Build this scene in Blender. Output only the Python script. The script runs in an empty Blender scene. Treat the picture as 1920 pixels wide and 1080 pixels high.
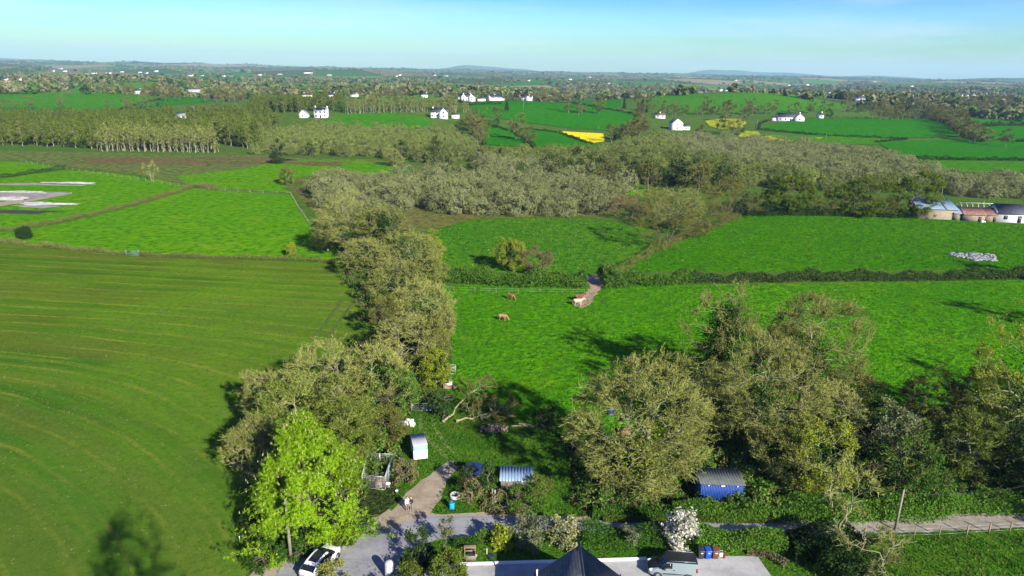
import bpy, bmesh, math, random
import numpy as np
from mathutils import Vector, Matrix
from math import radians as R, sin, cos, pi, sqrt
scene = bpy.context.scene
col = scene.collection
rnd = random.Random(7)

# ---------------------------------------------------------------- camera, sky, sun, exposure
CAM_H = 44.0
F = 1280.0                                   # focal length in pixels of a 1920 px wide frame
PITCH = math.atan(405 / F)
ROLL = R(1.1)
cd = bpy.data.cameras.new('camera'); cam = bpy.data.objects.new('camera', cd); col.objects.link(cam)
cd.sensor_width = 36.0; cd.lens = 24.0; cd.clip_start = 0.5; cd.clip_end = 60000
CM = Matrix.Rotation(pi / 2 - PITCH, 4, 'X') @ Matrix.Rotation(ROLL, 4, 'Z')
cam.matrix_world = Matrix.Translation((0, 0, CAM_H)) @ CM
scene.camera = cam

SUN_EL, SUN_AZ = R(27.5), R(-55.0)            # azimuth measured from +X; shadows fall to the far left
sdir = Vector((cos(SUN_EL) * cos(SUN_AZ), cos(SUN_EL) * sin(SUN_AZ), sin(SUN_EL)))
sl = bpy.data.lights.new('sun', 'SUN'); sl.energy = 5.0; sl.angle = R(0.55); sl.color = (1.0, 0.93, 0.82)
so = bpy.data.objects.new('sun', sl); col.objects.link(so)
so.rotation_euler = sdir.to_track_quat('Z', 'Y').to_euler(); so.location = (60, -120, 120)

w = bpy.data.worlds.new('World'); scene.world = w; w.use_nodes = True
nt = w.node_tree; nt.nodes.clear()
out = nt.nodes.new('ShaderNodeOutputWorld'); bg = nt.nodes.new('ShaderNodeBackground')
sky = nt.nodes.new('ShaderNodeTexSky'); sky.sky_type = 'NISHITA'; sky.sun_disc = False
sky.sun_elevation = SUN_EL; sky.sun_rotation = math.atan2(sdir.x, sdir.y)
sky.air_density = 1.0; sky.dust_density = 0.6; sky.ozone_density = 1.6
hs = nt.nodes.new('ShaderNodeHueSaturation'); hs.inputs['Saturation'].default_value = 2.35; hs.inputs['Hue'].default_value = 0.528
# thin high cloud, spread by sky direction
tc = nt.nodes.new('ShaderNodeTexCoord'); mp = nt.nodes.new('ShaderNodeMapping'); mp.inputs['Scale'].default_value = (2.2, 2.2, 22.0)
mp.inputs['Rotation'].default_value = (0, R(4), 0)
cn = nt.nodes.new('ShaderNodeTexNoise'); cn.inputs['Scale'].default_value = 1.6; cn.inputs['Detail'].default_value = 6; cn.inputs['Roughness'].default_value = 0.62
cr = nt.nodes.new('ShaderNodeMapRange'); cr.inputs['From Min'].default_value = 0.44; cr.inputs['From Max'].default_value = 0.8
cr.inputs['To Min'].default_value = 0.0; cr.inputs['To Max'].default_value = 0.5
cm = nt.nodes.new('ShaderNodeMixRGB'); cm.inputs['Color2'].default_value = (6.6, 7.6, 8.2, 1)
L = nt.links.new
L(tc.outputs['Generated'], mp.inputs['Vector']); L(mp.outputs[0], cn.inputs['Vector']); L(cn.outputs['Fac'], cr.inputs['Value'])
tn = nt.nodes.new('ShaderNodeMixRGB'); tn.blend_type = 'MULTIPLY'; tn.inputs['Fac'].default_value = 1; tn.inputs['Color2'].default_value = (.84, 1.03, 1.36, 1)
L(sky.outputs[0], hs.inputs['Color']); L(hs.outputs[0], tn.inputs['Color1']); L(tn.outputs[0], cm.inputs['Color1']); L(cr.outputs[0], cm.inputs['Fac'])
L(cm.outputs[0], bg.inputs['Color']); bg.inputs['Strength'].default_value = 0.054; L(bg.outputs[0], out.inputs['Surface'])
vs = scene.view_settings
scene.display_settings.display_device = 'sRGB'
vs.view_transform = 'Standard'; vs.look = 'None'; vs.exposure = 1.3; vs.gamma = 1.0; vs.use_curve_mapping = False
cy = scene.cycles
cy.max_bounces = 5; cy.diffuse_bounces = 2; cy.glossy_bounces = 2; cy.transmission_bounces = 3; cy.volume_bounces = 0; cy.transparent_max_bounces = 6

# ---------------------------------------------------------------- terrain
BUMPS = [(-120, 610, 9.5, 140, 95), (0, 735, 14, 165, 120), (300, 930, 23, 190, 130), (330, 640, 7.5, 170, 90),
         (-540, 830, 11, 220, 120), (-640, 1350, 17, 260, 160), (620, 1100, 12, 260, 160), (-150, 1150, 12, 200, 150),
         (-830, 3400, 38, 380, 300), (-9300, 12500, 170, 1500, 900), (-900, 13000, 70, 520, 500), (-250, 13000, 45, 800, 500),
         (3350, 12600, 80, 330, 400), (3900, 12800, 62, 420, 400), (4700, 12700, 70, 900, 400), (6300, 12300, 55, 500, 400),
         (7200, 9500, 55, 700, 500), (-3600, 7000, 25, 900, 500), (5200, 6500, 25, 900, 500)]
def smooth(a, b, t):
    t = np.clip((t - a) / (b - a), 0, 1); return t * t * (3 - 2 * t)
def hgt(x, y):
    x = np.asarray(x, float); y = np.asarray(y, float)
    d = np.sqrt(x * x + y * y)
    z = np.zeros_like(d)
    for bx, by, bh, sx, sy in BUMPS:
        z = z + bh * np.exp(-((x - bx) / sx) ** 2 - ((y - by) / sy) ** 2)
    amp = smooth(800, 2600, d)
    z = z + amp * (7 * np.sin(x / 170 + 1.3) * np.cos(y / 210 + .4) + 6 * np.sin(x / 310 - y / 420 + 2) + 4 * np.sin(x / 95 + y / 130))
    z = z + 50 * smooth(1500, 9000, d)
    z = z * smooth(300, 420, d)
    return z
def hz(x, y): return float(hgt(x, y))
def ray(u, v):
    d = CM.to_3x3() @ Vector(((u - 960) / F, -(v - 540) / F, -1.0))
    return d
TS = np.concatenate([np.linspace(20, 400, 400), np.linspace(401, 1600, 1600), np.geomspace(1602, 16000, 2500)])
def at(u, v):
    """the point of the ground seen at a pixel of the 1920 x 1080 photograph"""
    d = ray(u, v)
    X, Y, Z = d.x * TS, d.y * TS, CAM_H + d.z * TS
    below = np.nonzero(Z <= hgt(X, Y))[0]
    i = below[0] if len(below) else len(TS) - 1
    t = TS[i]
    if i > 0:
        a, b = TS[i - 1], TS[i]
        for _ in range(18):
            t = (a + b) / 2
            if CAM_H + d.z * t <= hz(d.x * t, d.y * t): b = t
            else: a = t
    return Vector((d.x * t, d.y * t, hz(d.x * t, d.y * t)))
def atz(u, v, z):
    d = ray(u, v); t = (z - CAM_H) / d.z
    return Vector((d.x * t, d.y * t, z))
CI = CM.to_3x3().inverted()
def proj(p):
    q = CI @ (Vector(p) - Vector((0, 0, CAM_H)))
    return 960 + F * q.x / -q.z, 540 - F * q.y / -q.z, -q.z
CIn = np.array(CI)
def projn(P):
    q = (P - np.array([0, 0, CAM_H])) @ CIn.T
    return 960 + F * q[:, 0] / -q[:, 2], 540 - F * q[:, 1] / -q[:, 2], -q[:, 2]
def tall(p, vtop):
    """height above p whose top shows at row vtop"""
    a, b = 0.0, 60.0
    for _ in range(30):
        m = (a + b) / 2
        if proj((p.x, p.y, p.z + m))[1] > vtop: a = m
        else: b = m
    return a

# ---------------------------------------------------------------- tagging
def tag(o, label=None, cat=None, group=None, kind=None):
    if label: o['label'] = label
    if cat: o['category'] = cat
    if group: o['group'] = group
    if kind: o['kind'] = kind
    return o
def empty(name, loc, rz=0.0, label=None, cat=None, group=None):
    o = bpy.data.objects.new(name, None); col.objects.link(o); o.location = loc; o.rotation_euler = (0, 0, rz)
    o.empty_display_size = 0.2
    return tag(o, label, cat, group)

# ---------------------------------------------------------------- mesh builder
class MB:
    def __init__(s): s.v = []; s.f = []; s.n = 0
    def add(s, v, f, m=0):
        v = np.asarray(v, float).reshape(-1, 3); f = np.asarray(f, int)
        s.v.append(v); s.f.append((f + s.n, m)); s.n += len(v); return s
    def box(s, x0, x1, y0, y1, z0, z1, m=0, rz=0.0, c=(0, 0)):
        v = np.array([(x, y, z) for z in (z0, z1) for x, y in ((x0, y0), (x1, y0), (x1, y1), (x0, y1))], float)
        if rz:
            q = v[:, :2] - np.array(c); v[:, 0] = c[0] + q[:, 0] * cos(rz) - q[:, 1] * sin(rz); v[:, 1] = c[1] + q[:, 0] * sin(rz) + q[:, 1] * cos(rz)
        return s.add(v, [(3, 2, 1, 0), (4, 5, 6, 7), (0, 1, 5, 4), (1, 2, 6, 5), (2, 3, 7, 6), (3, 0, 4, 7)], m)
    def bar(s, a, b, w, h=None, m=0):
        a = Vector(a); b = Vector(b); h = h or w; d = (b - a).normalized()
        u = d.cross(Vector((0, 0, 1)))
        if u.length < .05: u = Vector((1, 0, 0))
        u.normalize(); k = u.cross(d)
        v = [p + u * (sx * w / 2) + k * (sy * h / 2) for p in (a, b) for sx, sy in ((-1, -1), (1, -1), (1, 1), (-1, 1))]
        return s.add([tuple(q) for q in v], [(3, 2, 1, 0), (4, 5, 6, 7), (0, 1, 5, 4), (1, 2, 6, 5), (2, 3, 7, 6), (3, 0, 4, 7)], m)
    def tube(s, pts, rad, n=8, m=0, cap=True):
        P = np.array(pts, float)[None]; r = np.array(rad, float)[None]
        v, f = tubes(P, r, n); s.add(v, f, m)
        if cap:
            k = len(pts); b = s.n - k * n
            s.f.append((np.array([list(range(b + n - 1, b - 1, -1))]), m)); s.f.append((np.array([list(range(b + (k - 1) * n, b + k * n))]), m))
        return s
    def lathe(s, prof, n=16, m=0, c=(0, 0, 0)):
        a = np.arange(n) * 2 * pi / n
        v = [(c[0] + r * cos(t), c[1] + r * sin(t), c[2] + z) for r, z in prof for t in a]
        f = [(i * n + j, i * n + (j + 1) % n, (i + 1) * n + (j + 1) % n, (i + 1) * n + j) for i in range(len(prof) - 1) for j in range(n)]
        return s.add(v, f, m)
    def mesh(s, name, mats, smooth_=False):
        me = bpy.data.meshes.new(name)
        V = np.concatenate(s.v); loops = []; starts = []; mi = []; tot = 0
        for f, m in s.f:
            k = f.shape[1]; loops.append(f.ravel()); starts.append(np.arange(len(f)) * k + tot); tot += f.size; mi.append(np.full(len(f), m))
        loops = np.concatenate(loops); starts = np.concatenate(starts); mi = np.concatenate(mi)
        me.vertices.add(len(V)); me.vertices.foreach_set('co', V.ravel())
        me.loops.add(len(loops)); me.loops.foreach_set('vertex_index', loops.astype(np.int32))
        me.polygons.add(len(starts)); me.polygons.foreach_set('loop_start', starts.astype(np.int32))
        me.polygons.foreach_set('material_index', mi.astype(np.int32))
        for m in (mats if isinstance(mats, (list, tuple)) else [mats]): me.materials.append(m)
        me.update(calc_edges=True)
        if smooth_: me.polygons.foreach_set('use_smooth', np.ones(len(starts), bool))
        return me
    def build(s, name, mats, parent=None, sm=False, bevel=0):
        o = bpy.data.objects.new(name, s.mesh(name, mats, sm)); col.objects.link(o)
        if parent: o.parent = parent
        if bevel:
            b = o.modifiers.new('bevel', 'BEVEL'); b.width = bevel; b.segments = 2; b.limit_method = 'ANGLE'
        return o
def tubes(P, r, S):
    """P (N,K,3) polylines, r (N,K) radii -> verts, quads"""
    N, K, _ = P.shape
    T = np.gradient(P, axis=1); T /= np.linalg.norm(T, axis=2, keepdims=True) + 1e-9
    mean = T.mean(axis=1); ref = np.where(np.abs(mean[:, 2:3]) > .8, np.array([[1., 0, 0]]), np.array([[0, 0, 1.]]))
    A = np.cross(T, ref[:, None, :]); A /= np.linalg.norm(A, axis=2, keepdims=True) + 1e-9
    B = np.cross(T, A)
    a = np.arange(S) * 2 * pi / S
    V = P[:, :, None, :] + r[:, :, None, None] * (A[:, :, None, :] * np.cos(a)[None, None, :, None] + B[:, :, None, :] * np.sin(a)[None, None, :, None])
    idx = np.arange(N * K * S).reshape(N, K, S)
    nx = np.roll(idx, -1, axis=2)
    f = np.stack([idx[:, :-1], nx[:, :-1], nx[:, 1:], idx[:, 1:]], axis=-1).reshape(-1, 4)
    return V.reshape(-1, 3), f

# ---------------------------------------------------------------- materials
def newmat(name):
    m = bpy.data.materials.new(name); m.use_nodes = True; n = m.node_tree; n.nodes.clear()
    o = n.nodes.new('ShaderNodeOutputMaterial'); return m, n, o
def noise(n, scale, detail=4, rough=.6, vec=None):
    t = n.nodes.new('ShaderNodeTexNoise'); t.inputs['Scale'].default_value = scale; t.inputs['Detail'].default_value = detail; t.inputs['Roughness'].default_value = rough
    if vec is not None: n.links.new(vec, t.inputs['Vector'])
    return t.outputs['Fac']
def ramp(n, fac, stops):
    r = n.nodes.new('ShaderNodeValToRGB'); e = r.color_ramp.elements
    while len(e) < len(stops): e.new(0.5)
    for k, (p, c) in zip(e, stops): k.position = p; k.color = (*c, 1)
    n.links.new(fac, r.inputs['Fac']); return r.outputs['Color']
def mixc(n, fac, a, b, mode='MIX'):
    x = n.nodes.new('ShaderNodeMixRGB'); x.blend_type = mode
    for s_, val in ((x.inputs['Fac'], fac), (x.inputs['Color1'], a), (x.inputs['Color2'], b)):
        if isinstance(val, (int, float)): s_.default_value = val
        elif isinstance(val, tuple): s_.default_value = (*val, 1)
        else: n.links.new(val, s_)
    return x.outputs[0]
def math_(n, op, a, b=None, clamp=False):
    x = n.nodes.new('ShaderNodeMath'); x.operation = op; x.use_clamp = clamp
    for s_, val in ((x.inputs[0], a), (x.inputs[1], b)):
        if val is None: continue
        if isinstance(val, (int, float)): s_.default_value = val
        else: n.links.new(val, s_)
    return x.outputs[0]
def pos(n): return n.nodes.new('ShaderNodeNewGeometry').outputs['Position']
def ocoord(n): return n.nodes.new('ShaderNodeTexCoord').outputs['Object']
def bump(n, h, strength, dist):
    b = n.nodes.new('ShaderNodeBump'); b.inputs['Strength'].default_value = strength; b.inputs['Distance'].default_value = dist
    n.links.new(h, b.inputs['Height']); return b.outputs[0]
def princ(n, o, color, rough=.7, metal=0.0, normal=None, spec=.3):
    p = n.nodes.new('ShaderNodeBsdfPrincipled')
    if isinstance(color, tuple): p.inputs['Base Color'].default_value = (*color, 1)
    else: n.links.new(color, p.inputs['Base Color'])
    p.inputs['Roughness'].default_value = rough; p.inputs['Metallic'].default_value = metal; p.inputs['Specular IOR Level'].default_value = spec
    if normal is not None: n.links.new(normal, p.inputs['Normal'])
    n.links.new(p.outputs[0], o.inputs['Surface']); return p
def M(name, c1, c2=None, scale=3.0, rough=.7, metal=0.0, b=0.0, bd=.03, spec=.3, lo=.35, hi=.65):
    m, n, o = newmat(name); v = ocoord(n)
    if c2 is None: c2 = tuple(x * .8 for x in c1)
    f = noise(n, scale, 5, .65, v)
    c = ramp(n, f, [(lo, c1), (hi, c2)])
    nrm = bump(n, f, b, bd) if b else None
    princ(n, o, c, rough, metal, nrm, spec); return m
def grass(name, dark, mid, light, big=.03, fine=2.2, extra=None, bs=1.0):
    """fields: broad patches, streaks and clump-sized mottling"""
    m, n, o = newmat(name); v = pos(n)
    a = noise(n, big, 4, .6, v); b = noise(n, fine, 3, .75, v); c = noise(n, .35, 4, .65, v)
    base = ramp(n, a, [(.3, mid), (.7, light)])
    base = mixc(n, ramp_f(n, c, .40, .66, .8), base, tuple((x + y) / 2 for x, y in zip(dark, mid)))
    base = mixc(n, ramp_f(n, b, .47, .62, .9), base, dark)
    worn = ramp_f(n, noise(n, .085, 5, .7, v), .54, .70, .55)
    base = mixc(n, worn, base, tuple(a_ * .55 + b_ * .45 * k_ for a_, b_, k_ in zip(mid, light, (2.0, .95, 1.4))))
    if extra: base = extra(n, v, base)
    nrm = bump(n, b, bs, .6)
    princ(n, o, base, .95, 0, nrm, 0.0); return m
def ramp_f(n, fac, lo, hi, top=1.0):
    r = n.nodes.new('ShaderNodeMapRange'); r.inputs['From Min'].default_value = lo; r.inputs['From Max'].default_value = hi; r.inputs['To Max'].default_value = top
    n.links.new(fac, r.inputs['Value']); return r.outputs[0]
def surf(name, c, dark, light, fine=9.0, big=.35, streak=None, rough=.9):
    """hard ground: stains, patches and grit"""
    m, n, o = newmat(name); v = pos(n)
    col_ = mixc(n, ramp_f(n, noise(n, big, 6, .72, v), .42, .66), c, dark)
    col_ = mixc(n, ramp_f(n, noise(n, big * 2.7, 5, .7, v), .52, .70, .7), col_, light)
    g = noise(n, fine, 3, .8, v); col_ = mixc(n, ramp_f(n, g, .50, .64, .55), col_, dark)
    if streak:
        mp_ = n.nodes.new('ShaderNodeMapping'); mp_.inputs['Rotation'].default_value = (0, 0, streak[0]); mp_.inputs['Scale'].default_value = (.12, streak[1], 1); n.links.new(v, mp_.inputs['Vector'])
        col_ = mixc(n, ramp_f(n, noise(n, 1.0, 3, .6, mp_.outputs[0]), .5, .68, .6), col_, dark)
    princ(n, o, col_, rough, 0, bump(n, g, .5, .03), .15); return m
def leafmat(name, cols, trans=.35):
    """each leaf or twig takes its own colour"""
    m, n, o = newmat(name)
    g = n.nodes.new('ShaderNodeNewGeometry'); oi = n.nodes.new('ShaderNodeObjectInfo')
    k = len(cols); c = ramp(n, g.outputs['Random Per Island'], [(i / max(k - 1, 1), x) for i, x in enumerate(cols)])
    h = n.nodes.new('ShaderNodeHueSaturation'); n.links.new(c, h.inputs['Color'])
    mr = n.nodes.new('ShaderNodeMapRange'); mr.inputs['To Min'].default_value = .8; mr.inputs['To Max'].default_value = 1.2; n.links.new(oi.outputs['Random'], mr.inputs['Value']); n.links.new(mr.outputs[0], h.inputs['Value'])
    d = n.nodes.new('ShaderNodeBsdfDiffuse'); n.links.new(h.outputs[0], d.inputs['Color'])
    if trans:
        t = n.nodes.new('ShaderNodeBsdfTranslucent'); n.links.new(h.outputs[0], t.inputs['Color'])
        x = n.nodes.new('ShaderNodeMixShader'); x.inputs[0].default_value = trans
        n.links.new(d.outputs[0], x.inputs[1]); n.links.new(t.outputs[0], x.inputs[2]); n.links.new(x.outputs[0], o.inputs['Surface'])
    else: n.links.new(d.outputs[0], o.inputs['Surface'])
    return m
# ---------------------------------------------------------------- setting: ground, fields, lanes
def crop_rows(n, v, base):
    """drilled rows swinging round the headland, with worn tramlines"""
    s = n.nodes.new('ShaderNodeSeparateXYZ'); n.links.new(v, s.inputs[0])
    dx = math_(n, 'SUBTRACT', s.outputs[0], -100.0); dy = math_(n, 'SUBTRACT', s.outputs[1], -5.0)
    r = math_(n, 'SQRT', math_(n, 'ADD', math_(n, 'MULTIPLY', dx, dx), math_(n, 'MULTIPLY', dy, dy)))
    far = ramp_f(n, s.outputs[1], 84, 125)
    lin = math_(n, 'ADD', s.outputs[1], math_(n, 'MULTIPLY', s.outputs[0], .10))
    lin = math_(n, 'ADD', lin, 18.0)
    q = n.nodes.new('ShaderNodeMix'); q.data_type = 'FLOAT'
    n.links.new(far, q.inputs[0]); n.links.new(r, q.inputs[2]); n.links.new(lin, q.inputs[3])
    wob = math_(n, 'MULTIPLY', noise(n, .05, 3, .5, v), 3.0)
    rr = math_(n, 'ADD', q.outputs[0], wob)
    cv = n.nodes.new('ShaderNodeCombineXYZ'); n.links.new(rr, cv.inputs[0]); n.links.new(math_(n, 'MULTIPLY', s.outputs[0], .03), cv.inputs[1]); n.links.new(math_(n, 'MULTIPLY', s.outputs[1], .03), cv.inputs[2])
    st = noise(n, .55, 3, .7, cv.outputs[0]); st2 = noise(n, .16, 2, .5, cv.outputs[0])
    fine = noise(n, 1.1, 4, .8, v)
    tr = math_(n, 'ABSOLUTE', math_(n, 'SUBTRACT', math_(n, 'FRACT', math_(n, 'DIVIDE', rr, 4.3)), .5))
    tr = ramp_f(n, tr, .095, .03, .85)
    big = noise(n, .028, 4, .6, v)
    c = ramp(n, st, [(.35, (0.029, 0.075, 0.005)), (.5, (0.045, 0.118, 0.006)), (.64, (0.102, 0.140, 0.013))])
    c = mixc(n, ramp_f(n, st2, .42, .56, .8), c, (0.085, 0.101, 0.012))
    c = mixc(n, ramp_f(n, big, .42, .62, .6), c, (0.091, 0.188, 0.006))
    c = mixc(n, math_(n, 'MULTIPLY', tr, ramp_f(n, noise(n, .09, 4, .65, v), .40, .60)), c, (0.168, 0.176, 0.022))
    c = mixc(n, ramp_f(n, s.outputs[1], 105, 60, .45), c, (0.034, 0.093, 0.012))
    c = mixc(n, ramp_f(n, noise(n, .4, 5, .7, v), .5, .68, .5), c, (0.084, 0.106, 0.023))
    hl = math_(n, 'MULTIPLY', ramp_f(n, s.outputs[0], -60, -28), .4)
    c = mixc(n, math_(n, 'MULTIPLY', hl, noise(n, .2, 4, .6, v)), c, (0.124, 0.188, 0.016))
    c = mixc(n, ramp_f(n, fine, .47, .63, .6), c, (0.031, 0.083, 0.005))
    return c
G = {}
G['ground'] = grass('rough_pasture', (0.0286, 0.0715, 0.0100), (0.0585, 0.1365, 0.0140), (0.1105, 0.1625, 0.0300), .02, 1.6)
G['near'] = grass('yard_grass', (0.0210, 0.0675, 0.0056), (0.0450, 0.1485, 0.0080), (0.1050, 0.2025, 0.0160), .13, 3.2)
G['crop'] = grass('crop', (.03, .09, .012), (.05, .13, .02), (.07, .14, .03), .05, 3, crop_rows, .25)
G['bright'] = grass('bright_meadow', (0.0270, 0.1063, 0.0022), (0.0630, 0.2063, 0.0036), (0.1080, 0.2313, 0.0050), .022, .5)
G['right'] = grass('pasture', (0.0147, 0.0697, 0.0012), (0.0350, 0.1586, 0.0014), (0.0644, 0.2031, 0.0019), .022, .8)
G['cow'] = grass('grazed_meadow', (0.0219, 0.0893, 0.0018), (0.0459, 0.1882, 0.0025), (0.0838, 0.2392, 0.0036), .025, .9)
G['mid'] = grass('long_meadow', (0.0160, 0.0700, 0.0036), (0.0416, 0.1568, 0.0054), (0.0768, 0.1848, 0.0084), .03, .6)
G['far'] = grass('far_meadow', (0.0117, 0.0886, 0.0028), (0.0176, 0.1323, 0.0034), (0.0263, 0.1512, 0.0039), .006, .25)
G['far2'] = grass('far_pasture', (0.0207, 0.0927, 0.0034), (0.0333, 0.1565, 0.0034), (0.0556, 0.1739, 0.0056), .006, .25)
G['marsh'] = grass('rushy_marsh', (.042, .066, .014), (.085, .135, .026), (.120, .125, .036), .022, .35)
G['brown'] = grass('rush_bed', (.038, .046, .014), (.120, .094, .036), (.150, .115, .046), .05, .5)
G['scrubfloor'] = grass('scrub_floor', (0.0380, 0.0504, 0.0130), (0.0950, 0.1116, 0.0260), (0.1710, 0.1530, 0.0442), .04, .6)
G['woodfloor'] = grass('shade_painted_floor', (.010, .018, .006), (.028, .046, .012), (.050, .060, .022), .12, 1.8)  # wood floor with the shade under the trees painted into its colour
G['yellow'] = grass('oilseed', (.34, .30, .010), (.58, .53, .010), (.68, .62, .016), .05, .5)
G['yellow2'] = grass('buttercups', (.07, .15, .010), (.22, .25, .012), (.42, .38, .012), .03, .3)
G['track'] = grass('wheel_track', (.025, .095, .006), (.050, .175, .010), (.070, .190, .014), .05, 1.2)
G['track3'] = grass('drill_track', (.050, .085, .018), (.078, .112, .026), (.095, .125, .034), .1, 1.4)
G['track2'] = grass('worn_track', (.055, .110, .018), (.105, .160, .034), (.135, .165, .050), .1, 1.4)
G['lane'] = surf('worn_asphalt', (.235, .238, .242), (.150, .153, .158), (.300, .297, .290), 7, .4, (R(20), 1.6))
G['gravel'] = surf('gravel_lane', (.26, .235, .19), (.17, .15, .115), (.33, .31, .26), 5, .5, (R(-4), 1.5))
G['dirt'] = surf('dirt_track', (.285, .238, .168), (.19, .152, .10), (.35, .305, .23), 4, .55, (R(-48), 1.8))
G['mud'] = M('trodden_mud', (.22, .150, .095), (.30, .215, .145), .8, .95, 0, .4, .05)
G['concrete'] = surf('pale_concrete', (.34, .34, .325), (.235, .235, .225), (.40, .395, .375), 6, .3, (R(70), .8))
G['bare'] = M('bare_earth', (.15, .14, .112), (.27, .26, .215), .22, .95, 0, .3, .05, .1, .35, .7)
G['lime'] = M('spread_lime', (.62, .60, .55), (.24, .21, .16), .35, .9, 0, .3, .05)
G['peat'] = M('dark_spoil', (.016, .014, .012), (.035, .030, .024), .5, .95)

def struct(o): o['kind'] = 'structure'; return o

ang = np.concatenate([np.linspace(-72, 72, 290), np.linspace(75, 285, 43)])
ang = np.radians(ang[:-0 or None]); na = len(ang)
rad = np.concatenate([[0.6], np.arange(40, 301, 40), np.arange(310, 1500, 9), np.geomspace(1500, 14400, 110)])
AA, RR = np.meshgrid(ang, rad); X = RR * np.sin(AA); Y = RR * np.cos(AA)
V = np.stack([X, Y, hgt(X, Y)], -1).reshape(-1, 3)
ZMIN = float(V[:, 2].min())
i = np.arange(len(rad) - 1)[:, None] * na; j = np.arange(na)[None]; j2 = (j + 1) % na
Fq = np.stack([i + j, i + na + j, i + na + j2, i + j2], -1).reshape(-1, 4)[:, ::-1]
V = np.vstack([V, [[0, 0, 0]]]); mb = MB(); mb.add(V, Fq)
mb.f.append((np.stack([np.full(na, len(V) - 1), j2[0], j[0]], -1), 0))
struct(mb.build('ground', G['ground'], sm=True))

def clean(poly): return [(p.x, p.y) for p in poly]
def patch(name, px, mat, off, world=False, cut=0, jag=.35):
    """a piece of land laid on the terrain; px are photograph pixels (or metres)"""
    P = px if world else clean([at(u, v) for u, v in px])
    if jag and not cut:
        q_ = random.Random(len(px) + int(P[0][0] * 10)); P2 = []
        for (xa, ya), (xb, yb) in zip(P, P[1:] + P[:1]):
            d_ = math.hypot(xb - xa, yb - ya); k_ = min(int(d_ / 1.1) + 1, 120)
            for i_ in range(k_):
                t_ = i_ / k_; j_ = jag if 0 < i_ else 0
                P2.append((xa + (xb - xa) * t_ + q_.uniform(-j_, j_), ya + (yb - ya) * t_ + q_.uniform(-j_, j_)))
        P = P2
    bm = bmesh.new(); vs_ = [bm.verts.new((x, y, 0)) for x, y in P]; bm.faces.new(vs_)
    bmesh.ops.triangulate(bm, faces=bm.faces[:])
    if cut:
        for ax in (0, 1):
            lo, hi = min(p[ax] for p in P), max(p[ax] for p in P); k = math.ceil(lo / cut) * cut
            while k < hi:
                no = (1, 0, 0) if ax == 0 else (0, 1, 0)
                bmesh.ops.bisect_plane(bm, geom=bm.verts[:] + bm.edges[:] + bm.faces[:], plane_co=tuple(k * q for q in no), plane_no=no); k += cut
    for vv in bm.verts: vv.co.z = hz(vv.co.x, vv.co.y) + off
    bmesh.ops.recalc_face_normals(bm, faces=bm.faces[:])
    me = bpy.data.meshes.new(name); bm.to_mesh(me); bm.free(); me.materials.append(mat)
    if me.polygons and me.polygons[0].normal.z < 0: me.flip_normals()
    for p in me.polygons: p.use_smooth = bool(cut)
    o = bpy.data.objects.new(name, me); col.objects.link(o); return struct(o)
def blob(u, v, rx, ry, n=22, jit=.25, seed=1):
    q = random.Random(seed); c = at(u, v); k = [q.uniform(0, 6) for _ in range(3)]
    return [(c.x + rx * cos(a) * (1 + jit * sin(3 * a + k[0]) + jit * .6 * sin(5 * a + k[1]) + jit * .4 * sin(9 * a + k[2])),
             c.y + ry * sin(a) * (1 + jit * sin(3 * a + k[0]) + jit * .6 * sin(5 * a + k[1]) + jit * .4 * sin(9 * a + k[2]))) for a in [i * 2 * pi / n for i in range(n)]]
e = .004
patch('meadow', [(640, 1079), (660, 760), (845, 560), (1100, 545), (1925, 530), (2080, 540), (2150, 1079)], G['near'], e)
patch('crop_field', [(-90, 448), (0, 451), (60, 461), (160, 468), (250, 475), (400, 482), (560, 487), (640, 492), (692, 515), (722, 560), (738, 620), (700, 655), (600, 720), (540, 800), (520, 900), (475, 1000), (462, 1050), (440, 1150), (-350, 1150), (-900, 700)], G['crop'], 2 * e)
patch('meadow', [(-90, 446), (-90, 434), (0, 432), (130, 412), (250, 385), (360, 352), (400, 356), (545, 365), (565, 400), (600, 440), (640, 470), (690, 512), (640, 491), (560, 486), (400, 481), (250, 474), (160, 467), (60, 460), (0, 450)], G['bright'], 3 * e)
patch('meadow', [(-90, 432), (0, 431), (130, 411), (250, 384), (358, 351), (300, 336), (200, 323), (120, 319), (0, 333), (-90, 342)], G['bright'], 2 * e)
patch('meadow', [(-90, 340), (0, 332), (125, 316), (50, 304), (-90, 300)], G['bright'], 3 * e)
patch('marsh', [(-150, 277), (0, 283), (200, 286), (330, 291), (500, 291), (560, 297), (700, 299), (860, 322), (800, 336), (560, 340), (520, 360), (400, 357), (250, 326), (130, 313), (60, 301), (-150, 297)], G['marsh'], e + .06, cut=14)
patch('meadow', [(330, 330), (450, 318), (505, 306), (560, 300), (680, 302), (760, 318), (840, 325), (700, 330), (560, 332), (530, 352), (545, 362), (400, 352), (350, 345)], G['bright'], e + .10, cut=14)
patch('rush_bed', blob(300, 303, 42, 12, seed=4), G['brown'], e + .12, True, 14)
patch('rush_bed', blob(450, 298, 28, 7, seed=5), G['brown'], e + .12, True, 14)
patch('rush_bed', blob(590, 307, 16, 8, seed=6), G['brown'], e + .14, True, 14)
patch('rush_bed', blob(740, 338, 40, 10, seed=7), G['brown'], e + .14, True, 14)
patch('scrub_floor', [(540, 350), (700, 334), (830, 335), (1180, 345), (1190, 380), (1130, 405), (960, 408), (880, 412), (815, 430), (700, 440), (610, 420)], G['scrubfloor'], 2 * e)
patch('meadow', [(815, 430), (880, 413), (960, 409), (1100, 411), (1210, 426), (1215, 470), (1130, 520), (1095, 513), (960, 511), (812, 506)], G['mid'], 3 * e)
patch('meadow', [(1168, 509), (1220, 480), (1380, 405), (1560, 403), (1720, 408), (1920, 420), (2060, 428), (2090, 505), (1500, 508)], G['right'], 2 * e)
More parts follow.
